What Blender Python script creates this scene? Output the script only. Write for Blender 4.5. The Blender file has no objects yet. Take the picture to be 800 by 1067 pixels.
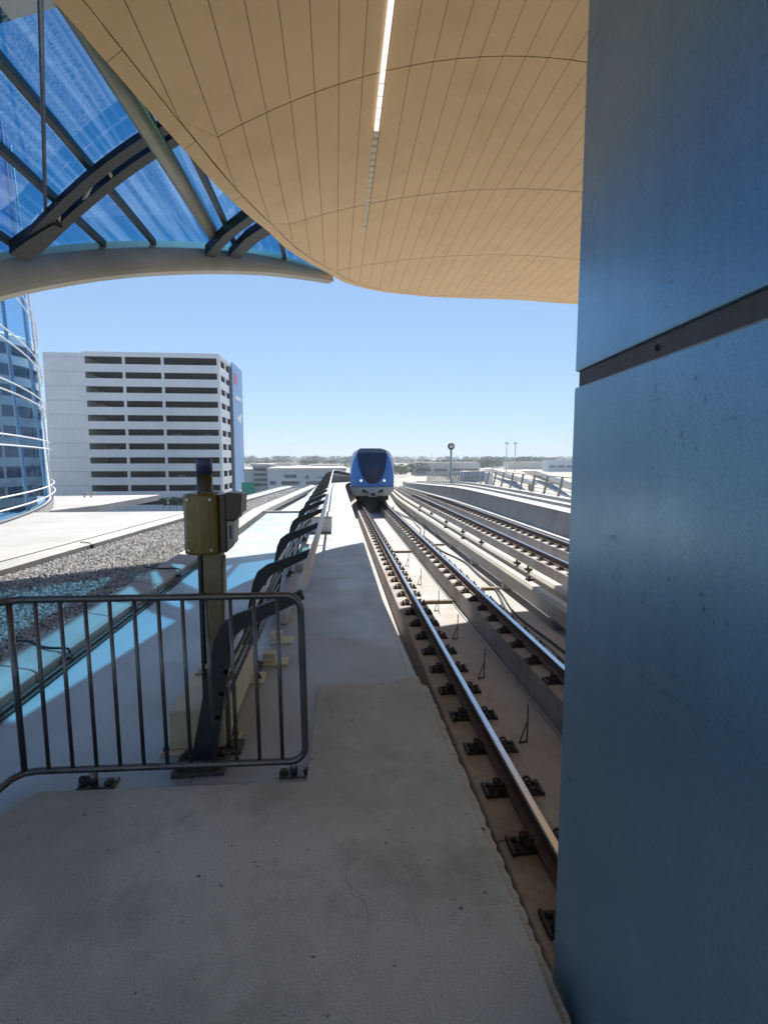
import bpy, bmesh, math, random
import numpy as np
from mathutils import Vector, Matrix
random.seed(7)
R = math.radians
sc = bpy.context.scene
COL = sc.collection
EYE = 2.72                      # camera height; z = 0 is the top of the rails, y runs along the track

# ------------------------------------------------------------------ camera maths (survey helpers)
F = 540.0
PITCH = math.atan(55.5 / F); YAW = math.atan(50 / F * math.cos(PITCH))
_f = Vector((math.sin(YAW) * math.cos(PITCH), math.cos(YAW) * math.cos(PITCH), -math.sin(PITCH)))
_r = Vector((math.cos(YAW), -math.sin(YAW), 0)); _u = _r.cross(_f)
CAM = Vector((0, 0, EYE))
def ray(px, py): return _f + _r * ((px - 400) / F) + _u * ((533.5 - py) / F)
def PZ(px, py, z):
    d = ray(px, py); return CAM + d * ((z - EYE) / d.z)
def PY(px, py, y):
    d = ray(px, py); return CAM + d * (y / d.y)
def PX(px, py, x):
    d = ray(px, py); return CAM + d * (x / d.x)
def PD(px, py, dist):
    d = ray(px, py); return CAM + d * (dist / math.hypot(d.x, d.y))
def bend(x, y, z):              # the viaduct runs straight, then curves right and falls away
    t = max(0.0, min(y, 42.0) - 29.0); e = max(0.0, y - 42.0)
    return Vector((x + .0033 * t * t + .086 * e, y, z - .0016 * t * t - .0416 * e))

# ------------------------------------------------------------------ object helpers
def tag(o, label=None, cat=None, group=None, kind=None):
    for k, v in (('label', label), ('category', cat), ('group', group), ('kind', kind)):
        if v: o[k] = v
    return o
def empty(name, loc, label, cat, group=None):
    o = bpy.data.objects.new(name, None); COL.objects.link(o); o.location = loc
    o.empty_display_size = .1
    return tag(o, label, cat, group)
def copy_tree(o, parent=None):
    c = o.copy(); COL.objects.link(c)
    if parent is not None: c.parent = parent
    for ch in list(o.children): copy_tree(ch, c)
    return c

class MB:
    def __init__(s): s.bm = bmesh.new()
    def face(s, pts, mi=0):
        vs = [s.bm.verts.new(p) for p in pts]
        f = s.bm.faces.new(vs); f.material_index = mi; return f
    def box(s, x0, x1, y0, y1, z0, z1, mi=0, m=None):
        c = [Vector((x, y, z)) for z in (z0, z1) for y in (y0, y1) for x in (x0, x1)]
        if m: c = [m @ v for v in c]
        v = [s.bm.verts.new(p) for p in c]
        for q in ((0, 2, 3, 1), (4, 5, 7, 6), (0, 1, 5, 4), (2, 6, 7, 3), (0, 4, 6, 2), (1, 3, 7, 5)):
            s.bm.faces.new([v[i] for i in q]).material_index = mi
    def tube(s, pts, r, n=8, mi=0, cap=True, smooth=True, rs=None):
        pts = [Vector(p) for p in pts]
        rings = []; prev = None
        for i, p in enumerate(pts):
            a = pts[max(0, i - 1)]; b = pts[min(len(pts) - 1, i + 1)]
            t = (b - a).normalized()
            if prev is None:
                w = Vector((0, 0, 1)) if abs(t.z) < .9 else Vector((1, 0, 0))
                nrm = t.cross(w).normalized()
            else:
                nrm = (prev - t * prev.dot(t)).normalized()
            prev = nrm; bn = t.cross(nrm)
            rr = rs[i] if rs else r
            rings.append([s.bm.verts.new(p + (nrm * math.cos(k * 2 * math.pi / n) + bn * math.sin(k * 2 * math.pi / n)) * rr) for k in range(n)])
        for A, B in zip(rings, rings[1:]):
            for k in range(n):
                f = s.bm.faces.new((A[k], A[(k + 1) % n], B[(k + 1) % n], B[k])); f.smooth = smooth; f.material_index = mi
        if cap:
            s.bm.faces.new(rings[0][::-1]).material_index = mi; s.bm.faces.new(rings[-1]).material_index = mi
    def sweep(s, prof, frames, mi=0, caps=True, smooth=False):
        """prof: closed list of 2D points; frames: functions/lists mapping (a,b)->point"""
        rings = [[s.bm.verts.new(fr(a, b)) for a, b in prof] for fr in frames]
        n = len(prof)
        for A, B in zip(rings, rings[1:]):
            for k in range(n):
                f = s.bm.faces.new((A[k], A[(k + 1) % n], B[(k + 1) % n], B[k])); f.smooth = smooth; f.material_index = mi
        if caps:
            s.bm.faces.new(rings[0][::-1]).material_index = mi; s.bm.faces.new(rings[-1]).material_index = mi
    def along(s, prof, ys, mi=0, smooth=False):
        s.sweep(prof, [(lambda a, b, y=y: bend(a, y, b)) for y in ys], mi, True, smooth)
    def plate(s, poly, axis, a0, a1, mi=0):
        """polygon in 2D extruded; axis 'y': poly=(x,z); 'z': poly=(x,y); 'x': poly=(y,z)"""
        def P(p, a):
            return Vector({'y': (p[0], a, p[1]), 'z': (p[0], p[1], a), 'x': (a, p[0], p[1])}[axis])
        A = [s.bm.verts.new(P(p, a0)) for p in poly]; B = [s.bm.verts.new(P(p, a1)) for p in poly]
        n = len(poly)
        for k in range(n):
            s.bm.faces.new((A[k], A[(k + 1) % n], B[(k + 1) % n], B[k])).material_index = mi
        s.bm.faces.new(A[::-1]).material_index = mi; s.bm.faces.new(B).material_index = mi
    def lathe(s, prof, c, n=16, mi=0, axis='z'):
        rings = []
        for r, h in prof:
            rings.append([s.bm.verts.new(Vector(c) + (Vector((r * math.cos(2 * math.pi * k / n), r * math.sin(2 * math.pi * k / n), h)) if axis == 'z'
                          else Vector((r * math.cos(2 * math.pi * k / n), h, r * math.sin(2 * math.pi * k / n))))) for k in range(n)])
        for A, B in zip(rings, rings[1:]):
            for k in range(n):
                f = s.bm.faces.new((A[k], A[(k + 1) % n], B[(k + 1) % n], B[k])); f.smooth = True; f.material_index = mi
        s.bm.faces.new(rings[0][::-1]).material_index = mi; s.bm.faces.new(rings[-1]).material_index = mi
    def build(s, name, mats, parent=None, bevel=0, loc=None, seg=2):
        bmesh.ops.recalc_face_normals(s.bm, faces=s.bm.faces[:])
        me = bpy.data.meshes.new(name); s.bm.to_mesh(me); s.bm.free()
        o = bpy.data.objects.new(name, me); COL.objects.link(o)
        for m in (mats if isinstance(mats, (list, tuple)) else [mats]): me.materials.append(m)
        if parent is not None:
            o.parent = parent
            # geometry is given in world coordinates
            o.matrix_parent_inverse = Matrix.Translation(-Vector(parent_world(parent)))
        if bevel:
            b = o.modifiers.new('bevel', 'BEVEL'); b.width = bevel; b.segments = seg; b.limit_method = 'ANGLE'; b.angle_limit = R(40)
            b.harden_normals = False
        return o
def parent_world(p):
    v = Vector(p.location)
    q = p
    while q.parent is not None:
        v = v + q.matrix_parent_inverse.to_translation(); q = q.parent; v = v + Vector(q.location)
    return v
def struct(o, name=None):
    o['kind'] = 'structure'; return o

# ------------------------------------------------------------------ materials
def mat(name, c1, c2=None, rough=.6, metal=0.0, scale=3.0, bump=0.0, bscale=60.0, spots=None, spot_scale=14., spot_amt=.1,
        fine=.0, rough2=None, stretch=None, stain=None, stain_scale=.6, spec=.5, coat=0.0, detail=8, cracks=None, scuffs=None, drips=0., grime=None):
    m = bpy.data.materials.new(name); m.use_nodes = True
    nt = m.node_tree; N = nt.nodes; L = nt.links
    b = N['Principled BSDF']; b.inputs['Roughness'].default_value = rough; b.inputs['Metallic'].default_value = metal
    b.inputs['Specular IOR Level'].default_value = spec
    if coat: b.inputs['Coat Weight'].default_value = coat; b.inputs['Coat Roughness'].default_value = .08
    tc = N.new('ShaderNodeTexCoord'); vec = tc.outputs['Object']
    if stretch:
        mp = N.new('ShaderNodeMapping'); mp.inputs['Scale'].default_value = stretch; L.new(vec, mp.inputs[0]); vec = mp.outputs[0]
    def noise(s, d=4, v=None, rough=.55):
        n = N.new('ShaderNodeTexNoise'); n.inputs['Scale'].default_value = s; n.inputs['Detail'].default_value = d; n.inputs['Roughness'].default_value = rough
        L.new(v or vec, n.inputs['Vector']); return n.outputs['Fac']
    def ramp(f, a, bb, ca=0., cb=1.):
        r = N.new('ShaderNodeMapRange'); r.inputs[1].default_value = a; r.inputs[2].default_value = bb; r.inputs[3].default_value = ca; r.inputs[4].default_value = cb
        L.new(f, r.inputs[0]); return r.outputs[0]
    def mix(f, a, bb, mode='MIX'):
        x = N.new('ShaderNodeMix'); x.data_type = 'RGBA'; x.blend_type = mode
        if isinstance(f, float): x.inputs[0].default_value = f
        else: L.new(f, x.inputs[0])
        for i, v in ((6, a), (7, bb)):
            if isinstance(v, tuple): x.inputs[i].default_value = (*v, 1)
            else: L.new(v, x.inputs[i])
        return x.outputs[2]
    col = c1
    if c2: col = mix(ramp(noise(scale, detail), .32, .68), c1, c2)
    if stain: col = mix(ramp(noise(stain_scale, 5, None, .6), .48, .66), col, stain)
    if spots:
        col = mix(ramp(noise(spot_scale, 3, None, .7), .69 - spot_amt * .1, .73 - spot_amt * .1), col, spots)
    if grime:
        col = mix(ramp(noise(2.3, 9, None, .75), .50, .74, 0, .8), col, grime)
    if cracks:
        wv = N.new('ShaderNodeTexNoise'); wv.inputs['Scale'].default_value = 1.7; wv.inputs['Detail'].default_value = 5; L.new(vec, wv.inputs['Vector'])
        ad = N.new('ShaderNodeMix'); ad.data_type = 'RGBA'; ad.inputs[0].default_value = .28; L.new(vec, ad.inputs[6]); L.new(wv.outputs['Color'], ad.inputs[7])
        vo = N.new('ShaderNodeTexVoronoi'); vo.feature = 'DISTANCE_TO_EDGE'; vo.inputs['Scale'].default_value = .85; L.new(ad.outputs[2], vo.inputs['Vector'])
        ln = ramp(vo.outputs['Distance'], .0, .0022, .55, 0)
        mk = N.new('ShaderNodeMath'); mk.operation = 'MULTIPLY'; L.new(ln, mk.inputs[0]); L.new(ramp(noise(.9, 3), .56, .64), mk.inputs[1])
        col = mix(mk.outputs[0], col, cracks)
    if scuffs:
        for sc_, an in (((3, 46, 30), .5), ((40, 4, 30), -.35)):
            mp = N.new('ShaderNodeMapping'); mp.inputs['Scale'].default_value = sc_; mp.inputs['Rotation'].default_value = (an, an * .7, an); L.new(tc.outputs['Object'], mp.inputs[0])
            f1 = ramp(noise(1.0, 3, mp.outputs[0], .6), .64, .72)
            mk = N.new('ShaderNodeMath'); mk.operation = 'MULTIPLY'; L.new(f1, mk.inputs[0]); L.new(ramp(noise(1.6, 3), .50, .62, 0, .7), mk.inputs[1])
            col = mix(mk.outputs[0], col, scuffs)
    if drips:
        mp = N.new('ShaderNodeMapping'); mp.inputs['Scale'].default_value = (14, 14, .35); L.new(tc.outputs['Object'], mp.inputs[0])
        r = ramp(noise(1.0, 4, mp.outputs[0]), .35, .7, 1 + drips * .5, 1 - drips)
        x = N.new('ShaderNodeVectorMath'); x.operation = 'SCALE'
        if isinstance(col, tuple): x.inputs[0].default_value = col
        else: L.new(col, x.inputs[0])
        L.new(r, x.inputs['Scale']); col = x.outputs[0]
    if fine:
        g = noise(160., 2); r = ramp(g, .25, .75, 1 - fine, 1 + fine)
        x = N.new('ShaderNodeVectorMath'); x.operation = 'SCALE'
        if isinstance(col, tuple): x.inputs[0].default_value = col
        else: L.new(col, x.inputs[0])
        L.new(r, x.inputs['Scale']); col = x.outputs[0]
    if isinstance(col, tuple): b.inputs['Base Color'].default_value = (*col, 1)
    else: L.new(col, b.inputs['Base Color'])
    if rough2 is not None: L.new(ramp(noise(scale * 1.7, 5), .35, .65, rough, rough2), b.inputs['Roughness'])
    if bump:
        bp = N.new('ShaderNodeBump'); bp.inputs['Strength'].default_value = bump; bp.inputs['Distance'].default_value = .01
        L.new(noise(bscale, 6), bp.inputs['Height']); L.new(bp.outputs[0], b.inputs['Normal'])
    m['_n'] = 1
    return m
def emit(name, c, s):
    m = bpy.data.materials.new(name); m.use_nodes = True; nt = m.node_tree
    e = nt.nodes.new('ShaderNodeEmission'); e.inputs[0].default_value = (*c, 1); e.inputs[1].default_value = s
    nt.links.new(e.outputs[0], nt.nodes['Material Output'].inputs[0]); return m
def tinted_glass(name, tint, refl=.12, dust=(.5, .6, .7), dust_amt=.1, streak=(1, 1, 1)):
    m = bpy.data.materials.new(name); m.use_nodes = True; nt = m.node_tree; N = nt.nodes; L = nt.links
    N.remove(N['Principled BSDF'])
    t = N.new('ShaderNodeBsdfTransparent'); t.inputs[0].default_value = (*tint, 1)
    g = N.new('ShaderNodeBsdfGlossy'); g.inputs['Roughness'].default_value = .02; g.inputs[0].default_value = (.8, .9, 1, 1)
    fr = N.new('ShaderNodeLayerWeight'); fr.inputs[0].default_value = .35
    mr = N.new('ShaderNodeMapRange'); mr.inputs[3].default_value = refl; mr.inputs[4].default_value = refl + .12
    L.new(fr.outputs['Fresnel'], mr.inputs[0])
    a = N.new('ShaderNodeMixShader'); L.new(mr.outputs[0], a.inputs[0]); L.new(t.outputs[0], a.inputs[1]); L.new(g.outputs[0], a.inputs[2])
    d = N.new('ShaderNodeBsdfTranslucent'); d.inputs[0].default_value = (*dust, 1)
    tc = N.new('ShaderNodeTexCoord'); mp = N.new('ShaderNodeMapping'); mp.inputs['Scale'].default_value = streak
    n = N.new('ShaderNodeTexNoise'); n.inputs['Scale'].default_value = 1; n.inputs['Detail'].default_value = 6
    L.new(tc.outputs['Object'], mp.inputs[0]); L.new(mp.outputs[0], n.inputs['Vector'])
    r = N.new('ShaderNodeMapRange'); r.inputs[1].default_value = .45; r.inputs[2].default_value = .75; r.inputs[4].default_value = dust_amt
    L.new(n.outputs['Fac'], r.inputs[0])
    b = N.new('ShaderNodeMixShader'); L.new(r.outputs[0], b.inputs[0]); L.new(a.outputs[0], b.inputs[1]); L.new(d.outputs[0], b.inputs[2])
    L.new(b.outputs[0], N['Material Output'].inputs[0]); return m

M = dict(
    slab=mat('slab_concrete', (.385, .40, .365), (.47, .48, .445), rough=.75, scale=1.6, bump=.25, bscale=45, spots=(.13, .13, .125), spot_scale=17, spot_amt=.16, fine=.26, stain=(.54, .55, .51), stain_scale=.8, cracks=(.12, .12, .115), grime=(.25, .262, .238)),
    walk=mat('walkway_concrete', (.34, .36, .365), (.40, .415, .415), rough=.55, scale=1.1, bump=.15, bscale=40, spots=(.25, .25, .25), spot_scale=9, fine=.10, cracks=(.2, .2, .2), grime=(.31, .325, .335), stain=(.33, .345, .355), stain_scale=.9, rough2=.36),
    ledge=mat('painted_ledge', (.35, .41, .44), (.41, .455, .475), rough=.3, scale=.9, bump=.06, bscale=22, fine=.06, stain=(.31, .38, .425), stain_scale=.45, rough2=.5),  # ledge paint itself is neutral; the blue tint stands in for blue light
    kerb=mat('kerb_concrete', (.36, .355, .34), (.43, .42, .40), rough=.7, scale=2, bump=.2, bscale=50, fine=.08, stain=(.30, .295, .28)),
    bed=mat('bed_concrete', (.36, .35, .345), (.43, .42, .405), rough=.8, scale=.9, bump=.2, bscale=50, fine=.1, stain=(.36, .33, .30), stain_scale=1.1, spots=(.2, .17, .14), spot_scale=10, grime=(.27, .245, .23), cracks=(.2, .18, .17)),
    plinth=mat('plinth_concrete', (.33, .31, .295), (.42, .395, .365), rough=.8, scale=1.4, bump=.25, bscale=45, fine=.12, stain=(.27, .23, .21), stain_scale=.9, grime=(.22, .185, .17), drips=.15),
    duct=mat('duct_cream', (.40, .375, .32), (.46, .435, .375), rough=.55, scale=1.5, fine=.05, stain=(.47, .43, .36)),
    parapet=mat('parapet_concrete', (.38, .38, .37), (.46, .46, .445), rough=.7, scale=1.2, bump=.15, fine=.07, stain=(.36, .35, .33), stain_scale=.8, drips=.22, grime=(.33, .325, .31)),
    gravelbed=mat('gravel_base', (.20, .19, .18), (.30, .29, .27), rough=.95, scale=30, bump=.6, bscale=70, fine=.3),
    deckw=mat('white_deck', (.36, .35, .33), (.41, .40, .375), rough=.6, scale=.8, fine=.05, stain=(.32, .305, .285)),
    railside=mat('rail_rust', (.10, .065, .05), (.16, .10, .075), rough=.75, scale=9, bump=.2, fine=.15),
    railtop=mat('rail_polish', (.55, .55, .57), (.68, .68, .70), rough=.22, metal=1.0, scale=20, stretch=(1, .05, 1)),
    clip=mat('clip_iron', (.035, .028, .025), (.07, .05, .042), rough=.6, metal=.4, scale=30, bump=.2),
    steel=mat('barrier_steel', (.115, .115, .12), (.175, .175, .175), rough=.28, metal=.9, scale=14, fine=.1, rough2=.45),
    black=mat('bracket_black', (.022, .024, .028), (.035, .037, .04), rough=.45, scale=8, fine=.12),
    hand=mat('handrail_white', (.70, .72, .74), (.78, .79, .80), rough=.4, scale=6),
    fence=mat('fence_tan', (.24, .22, .19), (.31, .285, .25), rough=.55, scale=4),
    galv=mat('galvanised', (.42, .43, .44), (.55, .55, .55), rough=.42, metal=.8, scale=25),
    beige=mat('beige_paint', (.60, .52, .35), (.68, .60, .43), rough=.5, scale=4, bump=.05, fine=.06, stain=(.5, .42, .28)),
    yellow=mat('yellow_paint', (.12, .09, .012), (.17, .125, .016), rough=.24, scale=5, fine=.1, stain=(.075, .055, .01), stain_scale=5),
    olive=mat('post_paint', (.17, .135, .06), (.22, .18, .085), rough=.4, scale=7, fine=.1),
    brown=mat('hood_brown', (.045, .028, .014), (.065, .04, .02), rough=.4, scale=6, fine=.1),
    device=mat('device_grey', (.30, .29, .26), (.36, .35, .32), rough=.4, scale=8),
    navy=mat('navy_band', (.02, .03, .09), (.03, .045, .12), rough=.4, scale=8),
    panel=mat('soffit_panel', (.79, .52, .245), (.835, .555, .27), rough=.38, scale=.7, fine=.05, spec=.5, stain=(.755, .49, .225), stain_scale=1.2),
    paneldark=mat('soffit_back', (.16, .11, .06), rough=.9),
    gold=mat('gold_shell', (.52, .36, .16), (.58, .41, .19), rough=.3, metal=.6, scale=1),
    beam=mat('beam_grey', (.42, .375, .30), (.49, .44, .36), rough=.5, scale=1.3, fine=.07, stain=(.36, .32, .26)),
    mullion=mat('mullion_dark', (.022, .024, .026), (.035, .037, .04), rough=.5, scale=3),
    strut=mat('strut_olive', (.22, .205, .15), (.27, .25, .19), rough=.4, scale=3, metal=.3),
    truss=mat('truss_dark', (.009, .011, .014), (.016, .018, .021), rough=.5, scale=3),
    roofgrey=mat('roof_panel_grey', (.50, .51, .50), (.56, .57, .56), rough=.5, scale=1),
    joint=mat('joint_dark', (.055, .045, .045), (.085, .07, .07), rough=.6, scale=12, fine=.2),
    bldg=mat('car_park_white', (.66, .69, .725), (.71, .735, .76), rough=.6, scale=.25, stain=(.62, .65, .685), stain_scale=.15, drips=.10),
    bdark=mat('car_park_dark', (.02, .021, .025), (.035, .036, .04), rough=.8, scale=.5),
    office=mat('office_grey', (.36, .40, .45), (.42, .46, .50), rough=.5, scale=.3),
    ribbon=mat('ribbon_window', (.015, .025, .06), (.03, .045, .09), rough=.08, scale=.5, spec=.8),
    banner=mat('banner_blue', (.14, .29, .55), (.22, .38, .64), rough=.4, scale=.14),
    red=mat('banner_red', (.6, .06, .10), rough=.5), white=mat('white_paint', (.76, .76, .75), (.8, .8, .79), rough=.5, scale=2),
    ink=mat('sign_ink', (.05, .06, .12), rough=.6),
    tblue=mat('train_blue', (.04, .155, .46), (.045, .17, .50), rough=.22, scale=1, coat=.6),
    tsilver=mat('train_silver', (.58, .61, .65), (.64, .66, .69), rough=.28, metal=.4, scale=2, coat=.3),
    tgrey=mat('train_skirt', (.42, .43, .42), (.48, .48, .47), rough=.35, scale=2),
    tglass=mat('train_glass', (.008, .018, .06), (.012, .026, .08), rough=.22, scale=1, spec=.35),
    troof=mat('train_roof', (.07, .09, .14), (.10, .12, .17), rough=.4, scale=2),
    tdark=mat('train_underside', (.015, .015, .017), (.03, .03, .03), rough=.7, scale=4),
    ground=mat('pale_ground', (.36, .33, .28), (.46, .42, .36), rough=.9, scale=.02, stain=(.30, .29, .26), stain_scale=.006),
    asphalt=mat('asphalt', (.055, .055, .058), (.08, .08, .08), rough=.85, scale=.3),
    roofpale=mat('roof_pale', (.48, .47, .44), (.56, .55, .52), rough=.7, scale=.1),
    bluegrey=mat('facade_bluegrey', (.42, .48, .56), (.48, .54, .61), rough=.5, scale=.2),
    cream=mat('facade_cream', (.55, .50, .40), (.62, .57, .46), rough=.6, scale=.2),
    bluewall=mat('shed_blue', (.10, .20, .38), (.14, .26, .44), rough=.5, scale=.2),
    green=mat('green_netting', (.02, .25, .17), (.04, .33, .23), rough=.7, scale=1.5),
    leaf=mat('foliage', (.035, .055, .02), (.075, .095, .035), rough=1.0, spec=0.0, scale=.3),
    bark=mat('bark', (.12, .09, .06), (.18, .13, .09), rough=.9, scale=3),
    hill=mat('hill_tan', (.22, .20, .17), (.30, .27, .22), rough=.95, scale=.004, stain=(.12, .14, .08), stain_scale=.01),
    lampgrey=mat('mast_grey', (.35, .36, .37), (.42, .42, .43), rough=.5, metal=.3, scale=2),
    wood=mat('batten', (.18, .13, .08), (.26, .19, .12), rough=.8, scale=8),
    cable=mat('cable_black', (.02, .02, .02), (.035, .03, .03), rough=.6, scale=12),
)
M['roofglass'] = tinted_glass('roof_glass', (.085, .33, .56), refl=.01, dust=(.5, .75, 1.0), dust_amt=.14, streak=(9, .25, 1))
M['drumglass'] = tinted_glass('wall_glass', (.42, .66, .88), refl=.015, dust=(.4, .6, .85), dust_amt=.03, streak=(.5, .5, .2))
M['carglass'] = M['ribbon']
M['head'] = emit('headlight_lit', (.95, .98, 1), .6)
M['led'] = emit('led_white', (1, .97, .95), .34)
M['ledrefl'] = mat('reflection_pale', (.72, .62, .45), rough=.4)  # pale colour imitating the strip's fading reflection

def steel_blue():
    m = mat('pillar_blue', (.215, .385, .53), (.24, .415, .565), rough=.27, metal=.85, scale=1.2, bump=.02, bscale=150, fine=.13, stain=(.19, .35, .49), stain_scale=1.0, rough2=.37, scuffs=(.07, .10, .14), drips=.035)
    return m
M['pillar'] = steel_blue()

# ------------------------------------------------------------------ ground and viaduct (setting)
def ys_to(y0, y1):
    out = [y0]
    while out[-1] < y1:
        out.append(min(y1, out[-1] + (2.0 if out[-1] < 60 else 5.0)) if out[-1] >= 27 else min(27.0 if y1 > 27 else y1, y1))
        if out[-1] == y1: break
    return out
GZ = -8.0
b = MB(); b.face([(-3500, -400, GZ), (3500, -400, GZ), (3500, 4500, GZ), (-3500, 4500, GZ)]); struct(b.build('ground', M['ground']))
b = MB()
b.face([(-140, 66, GZ + .01), (-8, 66, GZ + .01), (-8, 78, GZ + .01), (-140, 78, GZ + .01)])
b.face([(26, 20, GZ + .01), (34, 20, GZ + .01), (90, 420, GZ + .01), (78, 420, GZ + .01)])
struct(b.build('road', M['asphalt']))

ys = ys_to(-22, 140)
# viaduct body
b = MB(); b.along([(-.9, .9), (-.9, -1.6), (9.9, -1.6), (9.9, .80), (9.02, .80), (9.02, -.62), (.50, -.62), (.50, .9)], ys)
struct(b.build('track_bed', M['bed']))
# plinths
PL = [(1.20, 1.80), (2.70, 3.26), (5.74, 6.34), (7.20, 7.76)]
for i, (x0, x1) in enumerate(PL):
    b = MB()
    y = -6.0
    while y < 120:
        L_ = 4.8
        yy = [y + .006, y + L_ / 2, y + L_ - .006]
        b.along([(x0, -.62), (x0, -.215), (x0 + .015, -.2), (x1 - .015, -.2), (x1, -.215), (x1, -.62)], yy)
        y += L_
    struct(b.build('rail_plinth', M['plinth']))
# walkway (far concrete walkway and nearer rougher slab)
b = MB(); b.plate([(-.755, 2.4), (-.10, 2.4), (-.10, 3.60), (.53, 3.60), (.53, 9.4), (-.755, 9.4)], 'z', 1.0, 1.0701); b.along([(-.755, 1.0), (.53, 1.0), (.53, 1.07), (-.755, 1.07)], [9.406, 14, 20] + ys_to(27, 140))
struct(b.build('walkway', M['walk'], bevel=.006))
b = MB(); b.plate([(.53, 3.70), (.53, 5.9), (.575, 4.4), (.60, 3.70)], 'z', .98, 1.069); struct(b.build('walkway_edge', M['walk']))
slab_poly = [(-1.9, -22), (-1.62, 2.17), (-1.47, 2.53), (-.165, 2.49), (-.145, 3.60), (.40, 3.60), (.43, 3.66), (.60, 3.70), (.605, 2.7), (.64, 1.45), (.66, -22)]
b = MB(); b.plate(slab_poly, 'z', .80, 1.10); struct(b.build('platform_slab', M['slab'], bevel=.008))
b = MB()   # crumbling mortar edge beside the plinth
random.seed(3)
e = []
yy = -1.0
while yy < 3.6:
    e.append((.60 + .05 * (3.7 - yy) / 5 + random.uniform(.022, .036), yy)); yy += random.uniform(.02, .05)
poly = [(.585, 3.6), (.585, -1.0)] + [(x + .015, y) for x, y in e]
b.plate(poly, 'z', .98, 1.082); struct(b.build('slab_edge', M['slab']))
# steel closing plate down to the near plinth
b = MB(); b.along([(.70, -.05), (1.18, -.24), (1.18, -.27), (.70, -.08)], [-6, 3.72]); struct(b.build('gap_plate', M['joint']))
# left ledge
b = MB(); b.plate([(-2.20, -22), (-2.20, 16.0), (-.76, 16.0), (-.76, 2.3), (-.2, 2.2), (-.2, -22)], 'z', .6, 1.066); struct(b.build('service_ledge', M['ledge']))
b = MB(); b.plate([(-1.45, 16.1), (-.77, 16.1), (-.77, 40), (-1.05, 40)], 'z', .7, 1.07); struct(b.build('service_ledge', M['ledge']))
b = MB(); b.box(-2.2, -.77, 16.0, 16.1, .8, 1.13); struct(b.build('ledge_upstand', M['kerb']))
# right kerb with segments
def kx(q): return -2.56 if q < 16 else -2.56 + (q - 16) * .075
b = MB()
y = -4.0
while y < 30:
    y1 = y + 1.32
    fr = [(lambda a, c, q=q: Vector((kx(q) + a, q, c))) for q in (y + .006, y1 - .006)]
    b.sweep([(0, 1.0), (.03, 1.20), (.06, 1.215), (.30, 1.165), (.335, 1.14), (.335, 1.0)], fr)
    y = y1
struct(b.build('kerb', M['kerb'], bevel=.008))
# gravel
def gl(y): return -5.36 + .1028 * y
b = MB(); b.face([(gl(-4) , -4, 1.10), (-2.5, -4, 1.10), (-2.5, 16, 1.10), (-1.5, 28.5, 1.10), (gl(28.5) , 28.5, 1.10)])
struct(b.build('gravel_bed', M['gravelbed']))
M['st1'] = mat('stone_mid', (.37, .36, .35), rough=.9); M['st2'] = mat('stone_light', (.50, .49, .47), rough=.9); M['st3'] = mat('stone_dark', (.27, .265, .26), rough=.9)
bm = bmesh.new(); rnd = random.Random(11)
verts = []; faces = []; mids = []
phi = [(1, 0, 0), (-1, 0, 0), (0, 1, 0), (0, -1, 0), (0, 0, 1), (0, 0, -1)]
tri = [(0, 2, 4), (2, 1, 4), (1, 3, 4), (3, 0, 4), (2, 0, 5), (1, 2, 5), (3, 1, 5), (0, 3, 5)]
n_st = 0
while n_st < 42000:
    y = 3.0 + 25.4 * rnd.random() ** 1.7
    xa, xb = gl(y) + .02, (-2.58 if y < 16 else -2.58 + (y - 16) * .075)
    x = rnd.uniform(xa, xb)
    r = rnd.uniform(.010, .025) * (1 + y * .022)
    rot = Matrix.Rotation(rnd.uniform(0, 6.28), 3, 'Z') @ Matrix.Rotation(rnd.uniform(0, 6.28), 3, 'X')
    k = len(verts); s3 = (rnd.uniform(.7, 1.3), rnd.uniform(.7, 1.2), rnd.uniform(.5, .9))
    for p in phi:
        v = rot @ Vector((p[0] * s3[0] * r, p[1] * s3[1] * r, p[2] * s3[2] * r))
        verts.append((x + v.x, y + v.y, 1.105 + r * .4 + v.z))
    faces += [(k + a, k + c, k + d) for a, c, d in tri]
    mids += [rnd.choice((0, 0, 1, 1, 2))] * 8
    n_st += 1
bm.free()
me = bpy.data.meshes.new('gravel'); me.from_pydata(verts, [], faces)
for m_ in ('st1', 'st2', 'st3'): me.materials.append(M[m_])
me.polygons.foreach_set('material_index', mids)
g = bpy.data.objects.new('gravel', me); COL.objects.link(g)
tag(g, 'loose grey gravel on the flat roof left of the kerb', 'gravel', kind='stuff')
# outer kerbs + white deck
def edge(y, o): return gl(y) - o
b = MB()
y = -4
while y < 29:
    y1 = min(29, y + 2.6)
    fr = [(lambda a, c, q=q: Vector((gl(q) - a, q, c))) for q in (y + .008, y1 - .008)]
    b.sweep([(0, 1.0), (0, 1.20), (.36, 1.215), (.36, 1.0)], fr)
    y = y1
struct(b.build('kerb', M['kerb'], bevel=.008))
b = MB()
fr = [(lambda a, c, q=q: Vector((gl(q) - a, q, c))) for q in (-4, 29)]
b.sweep([(.37, 1.0), (.37, 1.10), (.52, 1.10), (.52, 1.19), (.60, 1.20), (.60, 1.0)], fr)
struct(b.build('deck_kerb', M['deckw'], bevel=.008))
b = MB(); b.plate([(gl(-4) - .6, -4), (gl(15.9) - .6, 15.9), (-10.5, 15.9), (-7.4, 2), (-7.4, -4)], 'z', .9, 1.16); struct(b.build('roof_deck', M['deckw']))
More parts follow.
